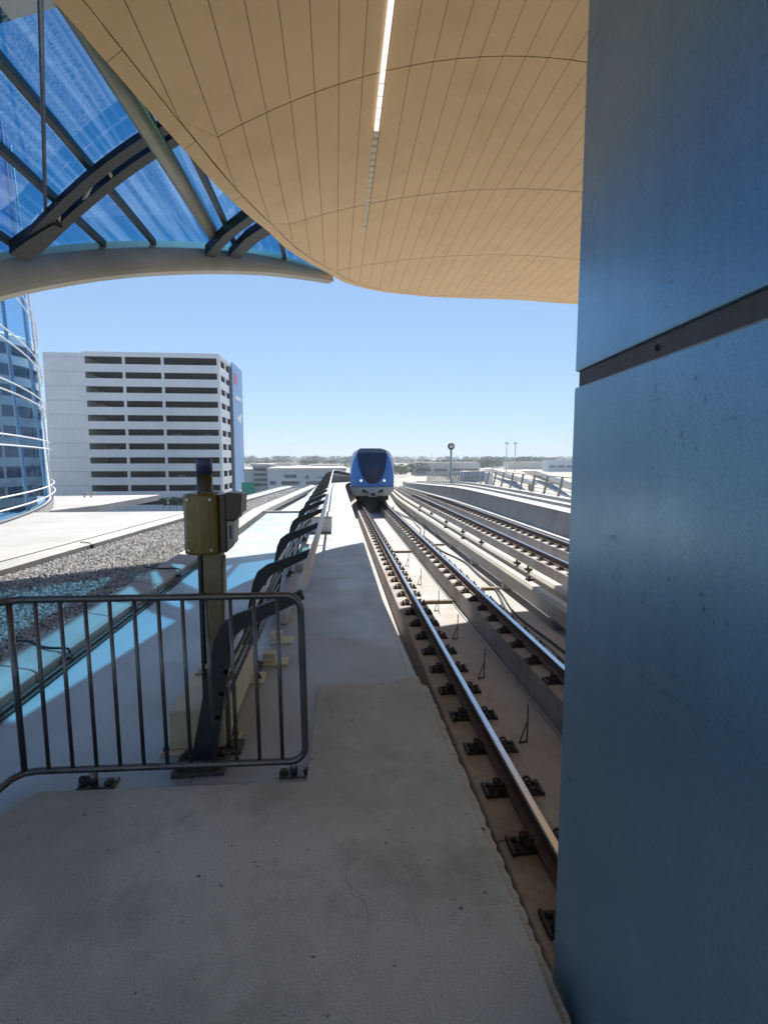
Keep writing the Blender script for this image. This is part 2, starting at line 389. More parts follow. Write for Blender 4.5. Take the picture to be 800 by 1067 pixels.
# ribs under the roof deck: supporting podium below
b = MB(); b.plate([(-1.0, -22), (-1.0, 28.4), (gl(28.4) - .55, 28.4), (gl(15.8) - .55, 15.8), (-10.4, 15.8), (-7.3, 2), (-7.3, -22)], 'z', GZ, .85); struct(b.build('podium', M['bldg']))
b = MB()
for q in range(-10, 140, 12):
    p = bend(4.5, q, 0); b.box(p.x - 1.2, p.x + 1.2, q - 1, q + 1, GZ, p.z - 1.6)
struct(b.build('viaduct_pier', M['bed']))

# right walkway slab
b = MB(); b.along([(9.05, .85), (9.05, .93), (9.25, .95), (10.6, .95), (10.6, .80), (9.05, .80)], ys); struct(b.build('walkway', M['parapet']))
# thin cables across the kerbs
cab_rows = [(PZ(150, 640, 1.2).y, 0)]
for i, y in enumerate([3.1, 4.35, 5.75, 7.35, 9.3]):
    b = MB(); pts = []
    x0 = -2.56
    for k in range(9):
        t = k / 8; x = x0 - .1 + .46 * t
        z = 1.225 - .055 * max(0, (t - .2)) if t < .9 else 1.17
        pts.append((x, y + .10 * math.sin(t * 5 + i) * .6, z))
    pts += [(x0 + .38, y - .02, 1.12), (x0 + .40, y - .06, 1.075)]
    b.tube(pts, .011, 6)
    b.box(x0 + .355, x0 + .40, y - .09, y - .03, 1.06, 1.13)
    o = b.build('cable', M['cable'])
    tag(o, ['black cable over the kerb nearest the steel barrier', 'second black cable draped over the kerb from the barrier', 'third black cable over the kerb, beside the shaded gravel',
            'black cable over the kerb, one short of the farthest', 'farthest black cable over the kerb, at the edge of the gravel shade'][i], 'cable', 'cables draped over the kerb')
b = MB(); b.tube([(-2.17, q, 1.085) for q in (-2, 4, 9, 15.9)], .016, 6); b.tube([(-2.12, q, 1.08) for q in (-2, 4, 9, 15.9)], .010, 6)
tag(b.build('ledge_cable', M['cable']), 'thin dark cables running along the foot of the kerb on the ledge', 'cable')
b = MB()
for q in (7.6, 10.2, 13.0):
    pass
for i, q in enumerate((6.9, 9.6)):
    b = MB(); b.tube([(gl(q) + .02, q, 1.12), (gl(q) - .03, q + .03, 1.22), (gl(q) - .2, q + .1, 1.228), (gl(q) - .45, q + .3, 1.13)], .009, 6)
    b.box(gl(q) - .01, gl(q) + .04, q - .03, q + .03, 1.11, 1.2)
    tag(b.build('cable', M['cable']), ['black cable crossing the outer kerb left of the barrier', 'black cable crossing the outer kerb where the gravel is sunlit'][i], 'cable', 'cables crossing the outer kerb')

# ------------------------------------------------------------------ rails
def rail_profile(x):
    hw, fw = .036, .07
    return [(x - fw, -.172), (x - fw, -.162), (x - .012, -.140), (x - .009, -.05), (x - hw, -.040), (x - hw, -.010), (x - hw + .010, 0), (x + hw - .010, 0), (x + hw, -.010), (x + hw, -.040), (x + .009, -.05), (x + .012, -.140), (x + fw, -.162), (x + fw, -.172)]
def fastener_mesh():
    b = MB()
    b.box(-.245, .245, -.085, .085, -.2, -.174)
    for s in (-1, 1):
        b.box(s * .245 - .012, s * .245 + .012, -.095, .095, -.2, -.165)
        b.lathe([(.026, -.175), (.026, -.150), (.018, -.148), (.018, -.105), (.010, -.10)], (s * .205, -.045, 0), 8)
        b.lathe([(.024, -.175), (.024, -.155), (.014, -.15)], (s * .205, .05, 0), 8)
        b.box(s * .125 - .035, s * .125 + .035, -.06, .06, -.175, -.140)
        pts = [(s * (.125 + .04 * math.cos(a)), .045 * math.sin(a) + .01, -.118 + .012 * math.sin(2 * a)) for a in [k * math.pi / 6 for k in range(11)]]
        b.tube([(s * .07, .0, -.150)] + pts, .012, 6)
    return b
fast_proto = None
rails = [(1.525, 'nearest running rail with polished top right beside the concrete walkway'),
         (2.955, 'second running rail, the right one of the track the train is on'),
         (6.03, 'rail on the cream plinth right of the twin cream ducts'),
         (7.47, 'farthest running rail, close to the right parapet wall')]
for ri, (x, lab) in enumerate(rails):
    t = empty('running_rail', (x, 3, -.2), lab, 'rail', 'running rails of the metro tracks')
    b = MB(); b.along(rail_profile(x), ys_to(-6, 120))
    for f in b.bm.faces: pass
    bmesh.ops.recalc_face_normals(b.bm, faces=b.bm.faces[:])
    for f in b.bm.faces:
        if f.normal.z > .5 and f.calc_center_median().z > bend(0, f.calc_center_median().y, -.02).z: f.material_index = 1
    b.build('rail_bar', [M['railside'], M['railtop']], t)
    y = 2.86 if ri == 0 else (5.0 if ri == 1 else 11.0)
    base_i = 0
    for k in range(64):
        yy = y + .66 * k
        if yy > 46: break
        if fast_proto is None:
            fb = fastener_mesh(); fast_proto = fb.build('rail_fastener', M['clip'])
            o = fast_proto
        else:
            o = fast_proto.copy(); COL.objects.link(o)
        o.parent = t; o.matrix_parent_inverse = Matrix.Identity(4)
        p = bend(x, yy, 0)
        o.location = (p.x - x, yy - 3, p.z + .2)
        o.scale = (1, random.uniform(.93, 1.05), 1)
    # beyond: one mass
    b = MB()
    while yy < 90:
        p = bend(x, yy, 0); b.box(p.x - .24, p.x + .24, yy - .08, yy + .08, p.z - .2, p.z - .15); yy += .66
    o = b.build('far_fasteners', M['clip'], t); o['kind'] = 'stuff'

# cream ducts between tracks
for i, (x0, x1, zt, lab) in enumerate([(4.20, 4.47, -.05, 'left of the twin cream cable ducts between the two tracks'), (4.70, 4.98, -.04, 'right of the twin cream cable ducts between the two tracks')]):
    t = empty('cable_duct', (x0, 4, -.6), lab, 'cable duct', 'cream cable ducts between the tracks')
    b = MB()
    b.along([(x0, -.42), (x0, zt - .07), (x0 + .06, zt), (x1 - .06, zt), (x1, zt - .07), (x1, -.42)], ys_to(2, 120)); b.build('duct_body', M['duct'], t)
    yy = 3.4 + i * 1.1
    while yy < 46:
        b = MB(); p = bend(x0, yy, 0)
        b.box(p.x + .02, p.x + x1 - x0 - .02, yy - .05, yy + .05, -.61 + p.z, -.42 + p.z); b.build('support_foot', M['galv'], t)
        yy += 3.1
    for q in ((9.6, 12.3, 13.1, 16.5, 19, 22, 25.5, 29) if i == 1 else (11.3, 17.5, 20.4, 27)):
        b = MB(); p = bend(x0, q, zt); xm = p.x + (x0 * 0 + (.02 if i == 1 else x1 - x0 - .1))
        b.box(xm - .06, xm + .1, q - .07, q + .07, zt + .001, zt + .05); b.tube([(xm - .04, q - .1, zt + .03), (xm, q, zt + .13), (xm + .06, q + .09, zt + .03)], .022, 6)
        b.build('clamp', M['clip'], t)
# concrete strip + snaking cables between rail 2 and ducts
b = MB(); b.along([(3.5, -.61), (3.5, -.50), (4.05, -.50), (4.05, -.61)], ys_to(3, 110)); struct(b.build('drain_cover', M['bed'], bevel=.01))
b = MB()
pts = []
for k in range(60):
    q = 5 + k * .5
    pts.append((3.72 + .22 * math.sin(q * .55) + .05 * math.sin(q * 1.7), q, -.47))
b.tube(pts, .025, 6); b.tube([(p[0] + .12 + .1 * math.sin(p[1] * .3), p[1], p[2]) for p in pts], .02, 6)
tag(b.build('snaking_cable', M['cable']), 'black cables snaking over the strip between second rail and cream ducts', 'cable')
for i, q in enumerate((12.2, 18.8)):
    b = MB(); b.box(3.55, 4.0, q, q + .12, -.499, -.44)
    tag(b.build('batten', M['wood']), ['dark batten lying by the cream ducts, nearer one', 'dark batten lying by the cream ducts, farther one'][i], 'batten', 'battens beside the cream ducts')
for i, q in enumerate((11.55, 18.1)):
    b = MB(); b.box(1.82, 2.68, q, q + .1, -.618, -.55); b.box(1.84, 2.66, q + .11, q + .20, -.618, -.575)
    tag(b.build('batten', M['wood'], bevel=.008), ['brown batten across the bed between the rails, nearer one', 'brown batten across the bed between the rails, closer to the train'][i], 'batten', 'battens across the track bed')
def tripod(x, y, lab):
    t = empty('wire_stand', (x, y, -.618), lab, 'wire stand', 'wire stands on the track bed')
    b = MB(); b.tube([(x, y, -.618), (x + .012, y + .02, -.16)], .008, 6); b.build('rod', M['cable'], t)
    b = MB(); b.tube([(x - .10, y - .02, -.618), (x + .002, y + .012, -.38)], .008, 6); b.build('brace', M['cable'], t)
    b = MB(); b.tube([(x - .10, y - .02, -.612), (x, y, -.612)], .010, 6); b.build('foot', M['cable'], t)
ylist = [5.65, 7.45, 9.2, 11.0, 13.4, 15.8]
labs = ['thin black wire stand on the bed nearest the blue pillar', 'second thin wire stand on the shaded bed between the rails', 'thin wire stand at the tip of the sunlit bed', 'thin wire stand just before the nearer brown batten',
        'thin wire stand just past the nearer brown batten', 'farthest thin wire stand, short of the farther brown batten']
for q, l in zip(ylist, labs): tripod(2.22, q, l)
b = MB(); b.tube([(2.66, q, -.60) for q in (3, 12, 26)], .012, 6)
tag(b.build('bed_cable', M['galv']), 'thin pale conduit along the foot of the second rail plinth', 'conduit')

# ------------------------------------------------------------------ right parapet and fence
t = empty('parapet_wall', (8.8, 6, -.6), 'grey concrete parapet wall along the right track', 'wall')
b = MB(); y = 0.0
while y < 118:
    yy = [y + .006, y + 2.5, y + 4.994]
    b.along([(8.62, -.62), (8.66, .66), (8.60, .68), (8.60, .72), (9.02, .80), (9.02, -.62)], yy); y += 5
b.build('wall_panels', M['parapet'], t)
b = MB(); b.along([(8.40, -.62), (8.40, -.25), (8.615, -.22), (8.615, -.62)], ys_to(0, 118)); b.build('wall_foot', M['parapet'], t)
b = MB()
yy = 10
b.tube([bend(8.33, q, -.33) for q in ys_to(0, 110)], .05, 8); b.tube([bend(8.33, q, -.47) for q in ys_to(0, 110)], .04, 8)
tag(b.build('cable_run', M['cable']), 'pair of dark cables along the foot of the right parapet wall', 'cable')
t = empty('walkway_fence', (9.75, 8, .95), 'grey leaning fence of posts and wires along the right walkway', 'fence')
kp = None
for k in range(44):
    q = 6 + k * 1.6
    b = MB(); p = bend(9.7, q, .95)
    b.sweep([(-.04, -.05), (.04, -.05), (.04, .05), (-.04, .05)], [(lambda a, c, P_=P_: P_ + Vector((a, c, 0))) for P_ in (p, p + Vector((.12, 0, .50)), p + Vector((.20, 0, .95)))])
    b.build('post', M['fence'], t)
for h, dx in ((.18, .05), (.36, .09), (.54, .13), (.72, .16)):
    b = MB(); b.tube([bend(9.7 + dx, q, .95 + h) for q in ys_to(4, 76)], .014, 6); b.build('wire', M['fence'], t)
b = MB(); b.tube([bend(9.9, q, 1.92) for q in ys_to(4, 76)], .022, 8); b.build('handrail', M['fence'], t)
b = MB(); b.along([(9.35, .94), (9.35, 1.10), (9.55, 1.10), (9.55, .94)], ys_to(2, 90)); struct(b.build('kerb', M['parapet'], bevel=.01))

# ------------------------------------------------------------------ left walkway railing (leaning black brackets)
t = empty('walkway_railing', (-.7, 2.7, 1.07), 'railing of black bent brackets and white handrail along the walkway', 'railing')
b = MB(); b.tube([bend(-.19 if q < 3 else -.17, q, 2.03) for q in [2.74, 5, 9, 15] + ys_to(16, 96)], .026, 10); b.build('handrail', M['hand'], t)
def bracket(y):
    # leaning post, bent at the elbow, arm up to the handrail; flat bar 12 cm deep, 2.5 cm thick, a little twisted
    o = Vector((0, y, 0))
    cl = [(-.73, 1.075), (-.66, 1.45), (-.60, 1.76), (-.575, 1.82), (-.52, 1.865), (-.42, 1.905), (-.30, 1.955), (-.18, 2.005)]
    wd = [.125, .112, .10, .098, .088, .076, .064, .05]
    L_, R_ = [], []
    for i, (x, z) in enumerate(cl):
        a = cl[max(0, i - 1)]; c = cl[min(len(cl) - 1, i + 1)]
        tx, tz = c[0] - a[0], c[1] - a[1]; n = math.hypot(tx, tz); nx, nz = -tz / n, tx / n
        L_.append((x + nx * wd[i] / 2, z + nz * wd[i] / 2)); R_.append((x - nx * wd[i] / 2, z - nz * wd[i] / 2))
    poly = L_ + R_[::-1]
    b = MB(); 
    A = []; 
    for d in (-.02, .02):
        A.append([b.bm.verts.new(bend(px, y + d, pz)) for px, pz in poly])
    n = len(poly)
    for k in range(n): b.bm.faces.new((A[0][k], A[0][(k + 1) % n], A[1][(k + 1) % n], A[1][k]))
    h = len(cl)
    for S in A:
        for k in range(h - 1): b.bm.faces.new((S[k], S[k + 1], S[n - 2 - k], S[n - 1 - k]))
    br = b.build('bracket', M['black'], t, bevel=.005)
    if y < 14:
        b = MB(); b.box(-.87, -.60, y - .10, y + .10, 1.066, 1.092); pl = b.build('base_plate', M['joint'], br, bevel=.004)
        for sx in (-.83, -.645):
            for sy in (-.06, .06):
                b = MB(); b.lathe([(.02, 1.092), (.02, 1.112), (.010, 1.114), (.010, 1.128)], (sx, y + sy, 0), 6); b.build('bolt', M['clip'], br)
yb = [2.72, 4.02, 5.69, 7.33, 8.9]
while yb[-1] < 90: yb.append(yb[-1] + 1.62)
for y in yb: bracket(y)
for i, (x, z, r, mt) in enumerate([(-.705, 1.22, .014, 'steel'), (-.68, 1.35, .014, 'steel'), (-.655, 1.48, .014, 'steel'), (-.63, 1.60, .014, 'steel'), (-.60, 1.73, .016, 'hand')]):
    b = MB(); b.tube([bend(x + .04, q, z) for q in [2.70, 6, 12] + ys_to(16, 92)], r, 6); b.build('cable_line' if i < 4 else 'mid_rail', M[mt], t)
# beige box beam with base plates
t = empty('box_beam', (-.79, 2.9, 1.07), 'short beige steel box beam on base plates behind the barrier', 'steel beam')
b = MB(); b.box(-.945, -.64, 2.86, 3.9, 1.09, 1.315); b.build('beam', M['beige'], t, bevel=.008)
b = MB(); b.box(-.99, -.58, 2.83, 3.04, 1.066, 1.088); b.build('base_plate', M['beige'], t, bevel=.004)
b = MB(); b.box(-.98, -.55, 3.72, 3.92, 1.066, 1.088); b.build('base_plate', M['beige'], t, bevel=.004)
for (x, y) in ((-.965, 2.86), (-.965, 3.0), (-.61, 2.86), (-.61, 3.0), (-.96, 3.8), (-.59, 3.8)):
    b = MB(); b.lathe([(.018, 1.088), (.018, 1.106), (.009, 1.107), (.009, 1.122)], (x, y, 0), 6); b.build('bolt', M['clip'], t)
for (y) in (3.35, 3.75):
    b = MB(); b.box(-.925, -.83, y, y + .09, 1.3155, 1.325); b.tube([(-.88, y + .045, 1.325), (-.88, y + .045, 1.35)], .014, 6); b.build('lug', M['olive'], t)
t = empty('plate_bracket', (-.45, 4.5, 1.07), 'small beige bolted plates on the walkway beside the railing foot', 'base plate')
for q in (4.05, 4.55):
    b = MB(); b.box(-.60, -.40, q, q + .16, 1.07, 1.088); b.box(-.60, -.50, q + .04, q + .12, 1.088, 1.16); b.build('plate', M['beige'], t, bevel=.004)
# grey trunking box on walkway
t = empty('equipment_box', (-.3, 11.6, 1.07), 'grey metal equipment box on the walkway under the railing', 'equipment box')
b = MB(); b.box(-.56, -.11, 11.55, 12.5, 1.08, 1.42); b.build('box_body', M['galv'], t, bevel=.012)
b = MB(); b.box(-.575, -.095, 11.535, 12.52, 1.42, 1.445); b.build('lid', M['duct'], t, bevel=.006)
# more beige beam pieces further along
for i, q in enumerate((5.1, 7.6)):
    t = empty('box_beam', (-.62, q, 1.07), ['pale box beam segment at the railing foot, nearer the barrier', 'pale box beam segment at the railing foot, in the sunlit part'][i], 'steel beam', 'beam segments under the railing')
    b = MB(); b.box(-.62, -.50, q, q + 1.9, 1.075, 1.17); b.build('beam', M['duct'], t, bevel=.006)
    b = MB(); b.box(-.66, -.44, q + .7, q + .84, 1.07, 1.082); b.build('base_plate', M['galv'], t)

# ------------------------------------------------------------------ steel barrier
t = empty('steel_barrier', (-.9, 2.64, 1.07), 'tubular steel crowd barrier with vertical bars across the ledge', 'barrier')
YB = 2.62; xl, xr = -1.615, -.185; zt, zb = 2.035, 1.150
def arc(c, r, a0, a1, axis, n=6):
    out = []
    for k in range(n + 1):
        a = a0 + (a1 - a0) * k / n; out.append((c[0] + r * math.cos(a), c[1], c[2] + r * math.sin(a)))
    return out
rr = .075
path = [(xl - .02, .2, zt - .01), (xl - .01, YB - .14, zt), (xl, YB - .06, zt), (xl + .03, YB - .015, zt), (xl + .08, YB, zt)]
path += arc((xr - rr, YB - .03, zt - rr), rr, math.pi / 2, 0, 0) + arc((xr - rr + .012, YB - .03, zb + rr), rr, 0, -math.pi / 2, 0)
path += [(xl + .10, YB, zb), (xl + .04, YB - .015, zb), (xl + .01, YB - .06, zb), (xl, YB - .14, zb), (xl - .02, .2, zb - .01)]
b = MB(); b.tube(path, .0180, 12); b.build('frame', M['steel'], t)
b = MB(); b.tube([(xl + .03, YB - .012, zt), (xl + .045, YB - .012, zb)], .015, 10); b.build('post', M['steel'], t)
for k in range(11):
    x = xl + .03 + (xr - xl - .03) * (k + 1) / 12
    b = MB(); b.tube([(x, YB - .002 - .03 * (k + 1) / 12, zt - .005), (x + .010, YB - .002 - .03 * (k + 1) / 12, zb + .005)], .0102, 8); b.build('baluster', M['steel'], t)
for k in range(14):
    y = YB - .22 - k * .122
    b = MB(); b.tube([(xl - .005, y, zt - .005), (xl - .005, y, zb + .005)], .0102, 8); b.build('baluster', M['steel'], t)
for i, x in enumerate((-1.235, -.235)):
    b = MB(); b.tube([(x, YB - .025, 1.068), (x, YB - .025, zb)], .02, 10); ft = b.build('foot_post', M['steel'], t)
    b = MB(); b.box(x - .075, x + .105, YB - .06, YB + .03, 1.066, 1.080); b.build('base_plate', M['steel'], ft, bevel=.004)
    for s in (-.05, .075):
        b = MB(); b.lathe([(.026, 1.080), (.026, 1.088), (.016, 1.088), (.016, 1.098)], (x + s, YB - .02, 0), 10); b.build('bolt', M['clip'], ft)
b = MB(); b.box(-1.30, -1.235, YB - .045, YB - .02, 1.10, 1.125); b.build('tab', M['steel'], t)

# ------------------------------------------------------------------ yellow post with box
px, py = -.685, 2.93
t = empty('device_post', (px, py, 1.07), 'olive post carrying a yellow box and brown hood behind the barrier', 'post')
b = MB(); b.box(px - .05, px + .05, py - .05, py + .05, 1.09, 2.54); b.build('post', M['olive'], t, bevel=.006)
b = MB(); b.box(px - .075, px - .055, py - .055, py + .055, 1.30, 2.2); b.build('edge_strip', M['black'], t, bevel=.003)
b = MB(); b.lathe([(.042, 2.40), (.042, 2.64)], (px - .035, py, 0), 18); b.build('pipe', M['brown'], t)
b = MB(); b.lathe([(.0435, 2.64), (.0435, 2.712), (.038, 2.722)], (px - .035, py, 0), 18); b.build('cap', M['navy'], t)
b = MB()
n = 10; prof = []
x0, x1 = px - .128, px + .048
pf = [(x0, py + .09), (x0, py - .09), (x0 + .02, py - .115)] + [(x0 + .02 + (x1 - x0 - .03) * k / n, py - .115 - .02 * math.sin(math.pi * k / n)) for k in range(1, n)] + [(x1 - .005, py - .115), (x1 + .01, py - .08), (x1 + .01, py + .09)]
b.plate(pf, 'z', 2.205, 2.535); bx = b.build('yellow_box', M['yellow'], t, bevel=.012)
b = MB(); b.box(x1 + .012, x1 + .045, py - .10, py + .09, 2.215, 2.53); b.build('backing_plate', M['brown'], t, bevel=.005)
b = MB(); b.plate([(x1 + .046, 2.39), (x1 + .10, 2.39), (x1 + .105, 2.415), (x1 + .125, 2.425), (x1 + .132, 2.535), (x1 + .046, 2.54)], 'y', py - .10, py + .08); b.build('hood', M['brown'], t, bevel=.006)
b = MB(); b.plate([(x1 + .046, 2.22), (x1 + .08, 2.26), (x1 + .088, 2.385), (x1 + .046, 2.385)], 'y', py - .09, py + .05); dv = b.build('device', M['device'], t, bevel=.004)
b = MB(); b.box(x1 + .06, x1 + .072, py - .0935, py - .0905, 2.29, 2.36); b.build('slot', M['ink'], dv)
for z_ in (1.55, 1.95):
    b = MB(); b.box(px - .054, px + .054, py - .054, py + .054, z_, z_ + .025); b.build('pole_strap', M['galv'], t)
b = MB(); b.tube([(px + .062, py - .03, 1.09), (px + .062, py - .03, 2.19)], .011, 8); b.build('conduit', M['galv'], t)
for q_ in ((x0 + .03, 2.235), (x1 - .03, 2.235), (x0 + .03, 2.505), (x1 - .03, 2.505)):
    b = MB(); b.lathe([(.008, 0), (.007, -.006)], (q_[0], py - .124, q_[1]), 8, axis='y'); b.build('screw', M['galv'], bx)
b = MB(); b.box(px - .14, px + .14, py - .12, py + .02, 1.0665, 1.0895); b.build('base_plate', M['joint'], t, bevel=.004)

# ------------------------------------------------------------------ blue metal pillar on the right
D = Vector((math.sin(YAW), math.cos(YAW), 0)); Nn = Vector((math.cos(YAW), -math.sin(YAW), 0))
E0 = PY(593.5, 533, 1.50); E0.z = 0
def pil(a, c, z): return E0 + D * (-a) + Nn * c + Vector((0, 0, z))
def pbox(b, a0, a1, c0, c1, z0, z1):
    b.bm  # corners
    c = [pil(a, q, z) for z in (z0, z1) for q in (c0, c1) for a in (a0, a1)]
    v = [b.bm.verts.new(p) for p in c]
    for q in ((0, 2, 3, 1), (4, 5, 7, 6), (0, 1, 5, 4), (2, 6, 7, 3), (0, 4, 6, 2), (1, 3, 7, 5)): b.bm.faces.new([v[i] for i in q])
zg0 = PY(598.5, 404, 1.5).z; zg1 = PY(598.5, 388, 1.5).z
t = empty('metal_pillar', (E0.x, E0.y, 1.1), 'large blue metal clad pillar standing at the platform edge on the right', 'pillar')
b = MB(); pbox(b, 0, 1.32, 0, .42, .35, zg0); b.build('lower_panel', M['pillar'], t, bevel=.006)
b = MB(); pbox(b, 0, 1.32, 0, .42, zg1, 6.9); b.build('upper_panel', M['pillar'], t, bevel=.006)
b = MB(); pbox(b, .010, 1.31, .010, .41, zg0 + .0005, zg1 - .0005); b.build('joint_strip', M['joint'], t)
b = MB()
for a in (.45, 1.05): 
    c = pil(a, .009, (zg0 + zg1) / 2); b.lathe([(.007, -.002), (.007, .003)], c, 10, axis='y')
b.build('screw', M['clip'], t)

# ------------------------------------------------------------------ golden canopy: soffit made of panels
xp = [-30, 4, 6.7, 9.63, 12.8, 16]
def kk(y): return float(np.interp(y, xp, [.085, .082, .072, .036, .025, .02]))
def xa(y): return float(np.interp(y, xp, [2.2, 2.3, 2.6, 3.9, 4.5, 5.0]))
def soff(x, y): 
    d = x - xa(y); d = max(-6.0, min(6.0, d))
    return EYE + 4.9 - kk(y) * d * d
def hit(px, py):
    d = ray(px, py); lo = None
    best = None
    for k in range(20, 2400):
        yy = k * .01; t_ = yy / d.y; P_ = CAM + d * t_
        if P_.z >= soff(P_.x, yy): return P_.x, yy
    return None
edge_px = [(55, 0), (95, 45), (180, 142), (240, 207), (300, 260), (345, 286), (365, 296), (400, 304), (450, 309), (500, 311), (540, 311)]
EP = [hit(*p) for p in edge_px]
EP = [p for p in EP if p]
print('EDGE', [(round(a, 2), round(c, 2)) for a, c in EP])
EP = [(-3.7, -8.5), (-3.25, -4), (-2.75, 0)] + EP
ex = [p[0] for p in EP]; ey = [p[1] for p in EP]
# enforce monotone
for i in range(1, len(ex)):
    if ex[i] <= ex[i - 1]: ex[i] = ex[i - 1] + .02
    if ey[i] <= ey[i - 1]: ey[i] = ey[i - 1] + .01
ycap = ey[-1]; XT = ex[-1]
def catmull(P, n=8):
    out = []
    for i in range(len(P) - 1):
        p0, p1, p2, p3 = P[max(0, i - 1)], P[i], P[i + 1], P[min(len(P) - 1, i + 2)]
        for k in range(n):
            t_ = k / n
            out.append(tuple(.5 * (2 * p1[j] + (p2[j] - p0[j]) * t_ + (2 * p0[j] - 5 * p1[j] + 4 * p2[j] - p3[j]) * t_ ** 2 + (3 * p1[j] - p0[j] - 3 * p2[j] + p3[j]) * t_ ** 3) for j in (0, 1)))
    out.append(P[-1]); return out
LE = catmull(list(zip(ex, ey)), 8)
lx = np.array([p[0] for p in LE]); ly = np.array([p[1] for p in LE])
lx = np.maximum.accumulate(lx + np.arange(len(lx)) * 1e-6)
# right side mirrored about the tip
def yF(x):
    if x > XT: x = 2 * XT - x
    return float(np.interp(x, lx, ly, left=-99))
IN = .15
ix, iy = [], []
for j in range(len(LE)):
    a_, c_ = LE[max(0, j - 1)], LE[min(len(LE) - 1, j + 1)]
    tx, ty = c_[0] - a_[0], c_[1] - a_[1]; n_ = math.hypot(tx, ty)
    ix.append(LE[j][0] + ty / n_ * IN); iy.append(LE[j][1] - tx / n_ * IN)
ix = np.maximum.accumulate(np.array(ix) + np.arange(len(ix)) * 1e-6); iy = np.array(iy)
def yI(x):
    if x > XT: x = 2 * XT - x
    return float(np.interp(x, ix, iy, left=-99))
XL, XR = -4.2, 2 * XT + 4.2
canopy = empty('station_canopy', (5, 2, 5), 'golden oval station canopy with tan panelled underside over the track', 'canopy')
seams = [6.68 + 3.03 * k for k in range(-9, 4)]
W = .285
b = MB(); bk = MB()
nx = int((XR - XL) / W)
for i in range(nx):
    x0 = XL + i * W; x1 = x0 + W
    c0, c1 = yI(x0), yI(x1)
    g = .0032
    for s0, s1 in zip([-8.4] + [q for q in seams if q > -8], [q for q in seams if q > -8] + [99]):
        if s0 >= max(c0, c1): continue
        for k in range(4):
            s1e = min(s1, 16.5)
            a0 = s0 + (s1e - s0) * k / 4 + (.008 if k == 0 else 0); a1 = s0 + (s1e - s0) * (k + 1) / 4 - (.008 if k == 3 else 0)
            q = [(x0 + g, min(a0, c0)), (x1 - g, min(a0, c1)), (x1 - g, min(a1, c1)), (x0 + g, min(a1, c0))]
            if max(a0, 0) > max(c0, c1) and a0 > max(c0, c1): continue
            if abs(q[0][1] - q[3][1]) < 1e-4 and abs(q[1][1] - q[2][1]) < 1e-4: continue
            pts = []
            for p in q:
                v = (p[0], p[1], soff(*p))
                if not pts or (Vector(v) - Vector(pts[-1])).length > 1e-4: pts.append(v)
            if len(pts) > 2 and (Vector(pts[0]) - Vector(pts[-1])).length < 1e-4: pts.pop()
            if len(pts) > 2:
                b.face(pts); bk.face([(p[0], p[1], p[2] + .03) for p in pts])
                # lips
                if k == 0: b.face([pts[0], pts[1], (pts[1][0], pts[1][1], pts[1][2] + .03), (pts[0][0], pts[0][1], pts[0][2] + .03)])
so = b.build('soffit', M['panel'], canopy)
# backing as solid dark skin slightly wider
bb = MB()
rows = [p for p in LE]
def rowx(j): return LE[j][0], 2 * XT - LE[j][0]
bk.bm.free()
NU = 24
grid = []
for (x, y) in LE:
    xr_ = 2 * XT - x
    grid.append([(x + (xr_ - x) * k / NU, y, soff(x + (xr_ - x) * k / NU, y) + .032) for k in range(NU + 1)])
vv = [[bb.bm.verts.new(p) for p in row] for row in grid]
for j in range(len(vv) - 1):
    for k in range(NU):
        try: bb.bm.faces.new((vv[j][k], vv[j][k + 1], vv[j + 1][k + 1], vv[j + 1][k]))
        except ValueError: pass
bb.build('soffit_backing', M['paneldark'], canopy)
# trim band around the edge, in segments
full = [Vector((x, y, soff(x, y))) for x, y in LE] + [Vector((2 * XT - x, y, soff(2 * XT - x, y))) for x, y in LE[::-1][1:]]
# resample
def resample(P, step):
    out = [P[0]]; acc = 0
    for a, c in zip(P, P[1:]):
        d = (c - a).length
        while acc + d >= step:
            f_ = (step - acc) / d; a = a + (c - a) * f_; d = (c - a).length; acc = 0; out.append(a)
        acc += d
    return out
RS = resample(full, .14)
tb = MB(); seg = 11
cxy = Vector((XT, 4, 0))
for s in range(0, len(RS) - 1, seg):
    part = RS[s:s + seg + 1]
    if len(part) < 2: continue
    rings = []
    for i, p in enumerate(part):
        j = s + i
        tg = (RS[min(j + 1, len(RS) - 1)] - RS[max(j - 1, 0)]); tg.z = 0; tg.normalize()
        nrm = Vector((-tg.y, tg.x, 0))
        if nrm.dot(p - cxy) < 0: nrm = -nrm
        q = p.copy()
        if i == 0: q = q + (part[1] - p) * .04
        if i == len(part) - 1: q = q - (p - part[-2]) * .04
        qi = q - nrm * .138; zi = soff(qi.x, qi.y) - q.z
        rings.append([q + nrm * o_ + Vector((0, 0, z_)) for o_, z_ in ((-.138, zi), (.0, .0), (.03, .06), (.0, .22), (-.138, zi + .03))])
    rv = [[tb.bm.verts.new(p) for p in r_] for r_ in rings]
    for A, B in zip(rv, rv[1:]):
        for k in range(5):
            tb.bm.faces.new((A[k], A[(k + 1) % 5], B[(k + 1) % 5], B[k])).smooth = k in (1, 2)
    tb.bm.faces.new(rv[0][::-1]); tb.bm.faces.new(rv[-1])
tb.build('edge_trim', M['panel'], canopy)
sh = MB(); vv = []
for j, (x, y) in enumerate(LE):
    xr_ = 2 * XT - x; wdt = (xr_ - x)
    row = []
    for k in range(NU + 1):
        u_ = k / NU; xx = x + wdt * u_
        row.append(sh.bm.verts.new((xx, y, soff(xx, y) + .24 + 2.2 * math.sin(math.pi * u_) ** .8 * min(1, wdt / 9))))
    vv.append(row)
for j in range(len(vv) - 1):
    for k in range(NU):
        f_ = sh.bm.faces.new((vv[j][k], vv[j][k + 1], vv[j + 1][k + 1], vv[j + 1][k])); f_.smooth = True
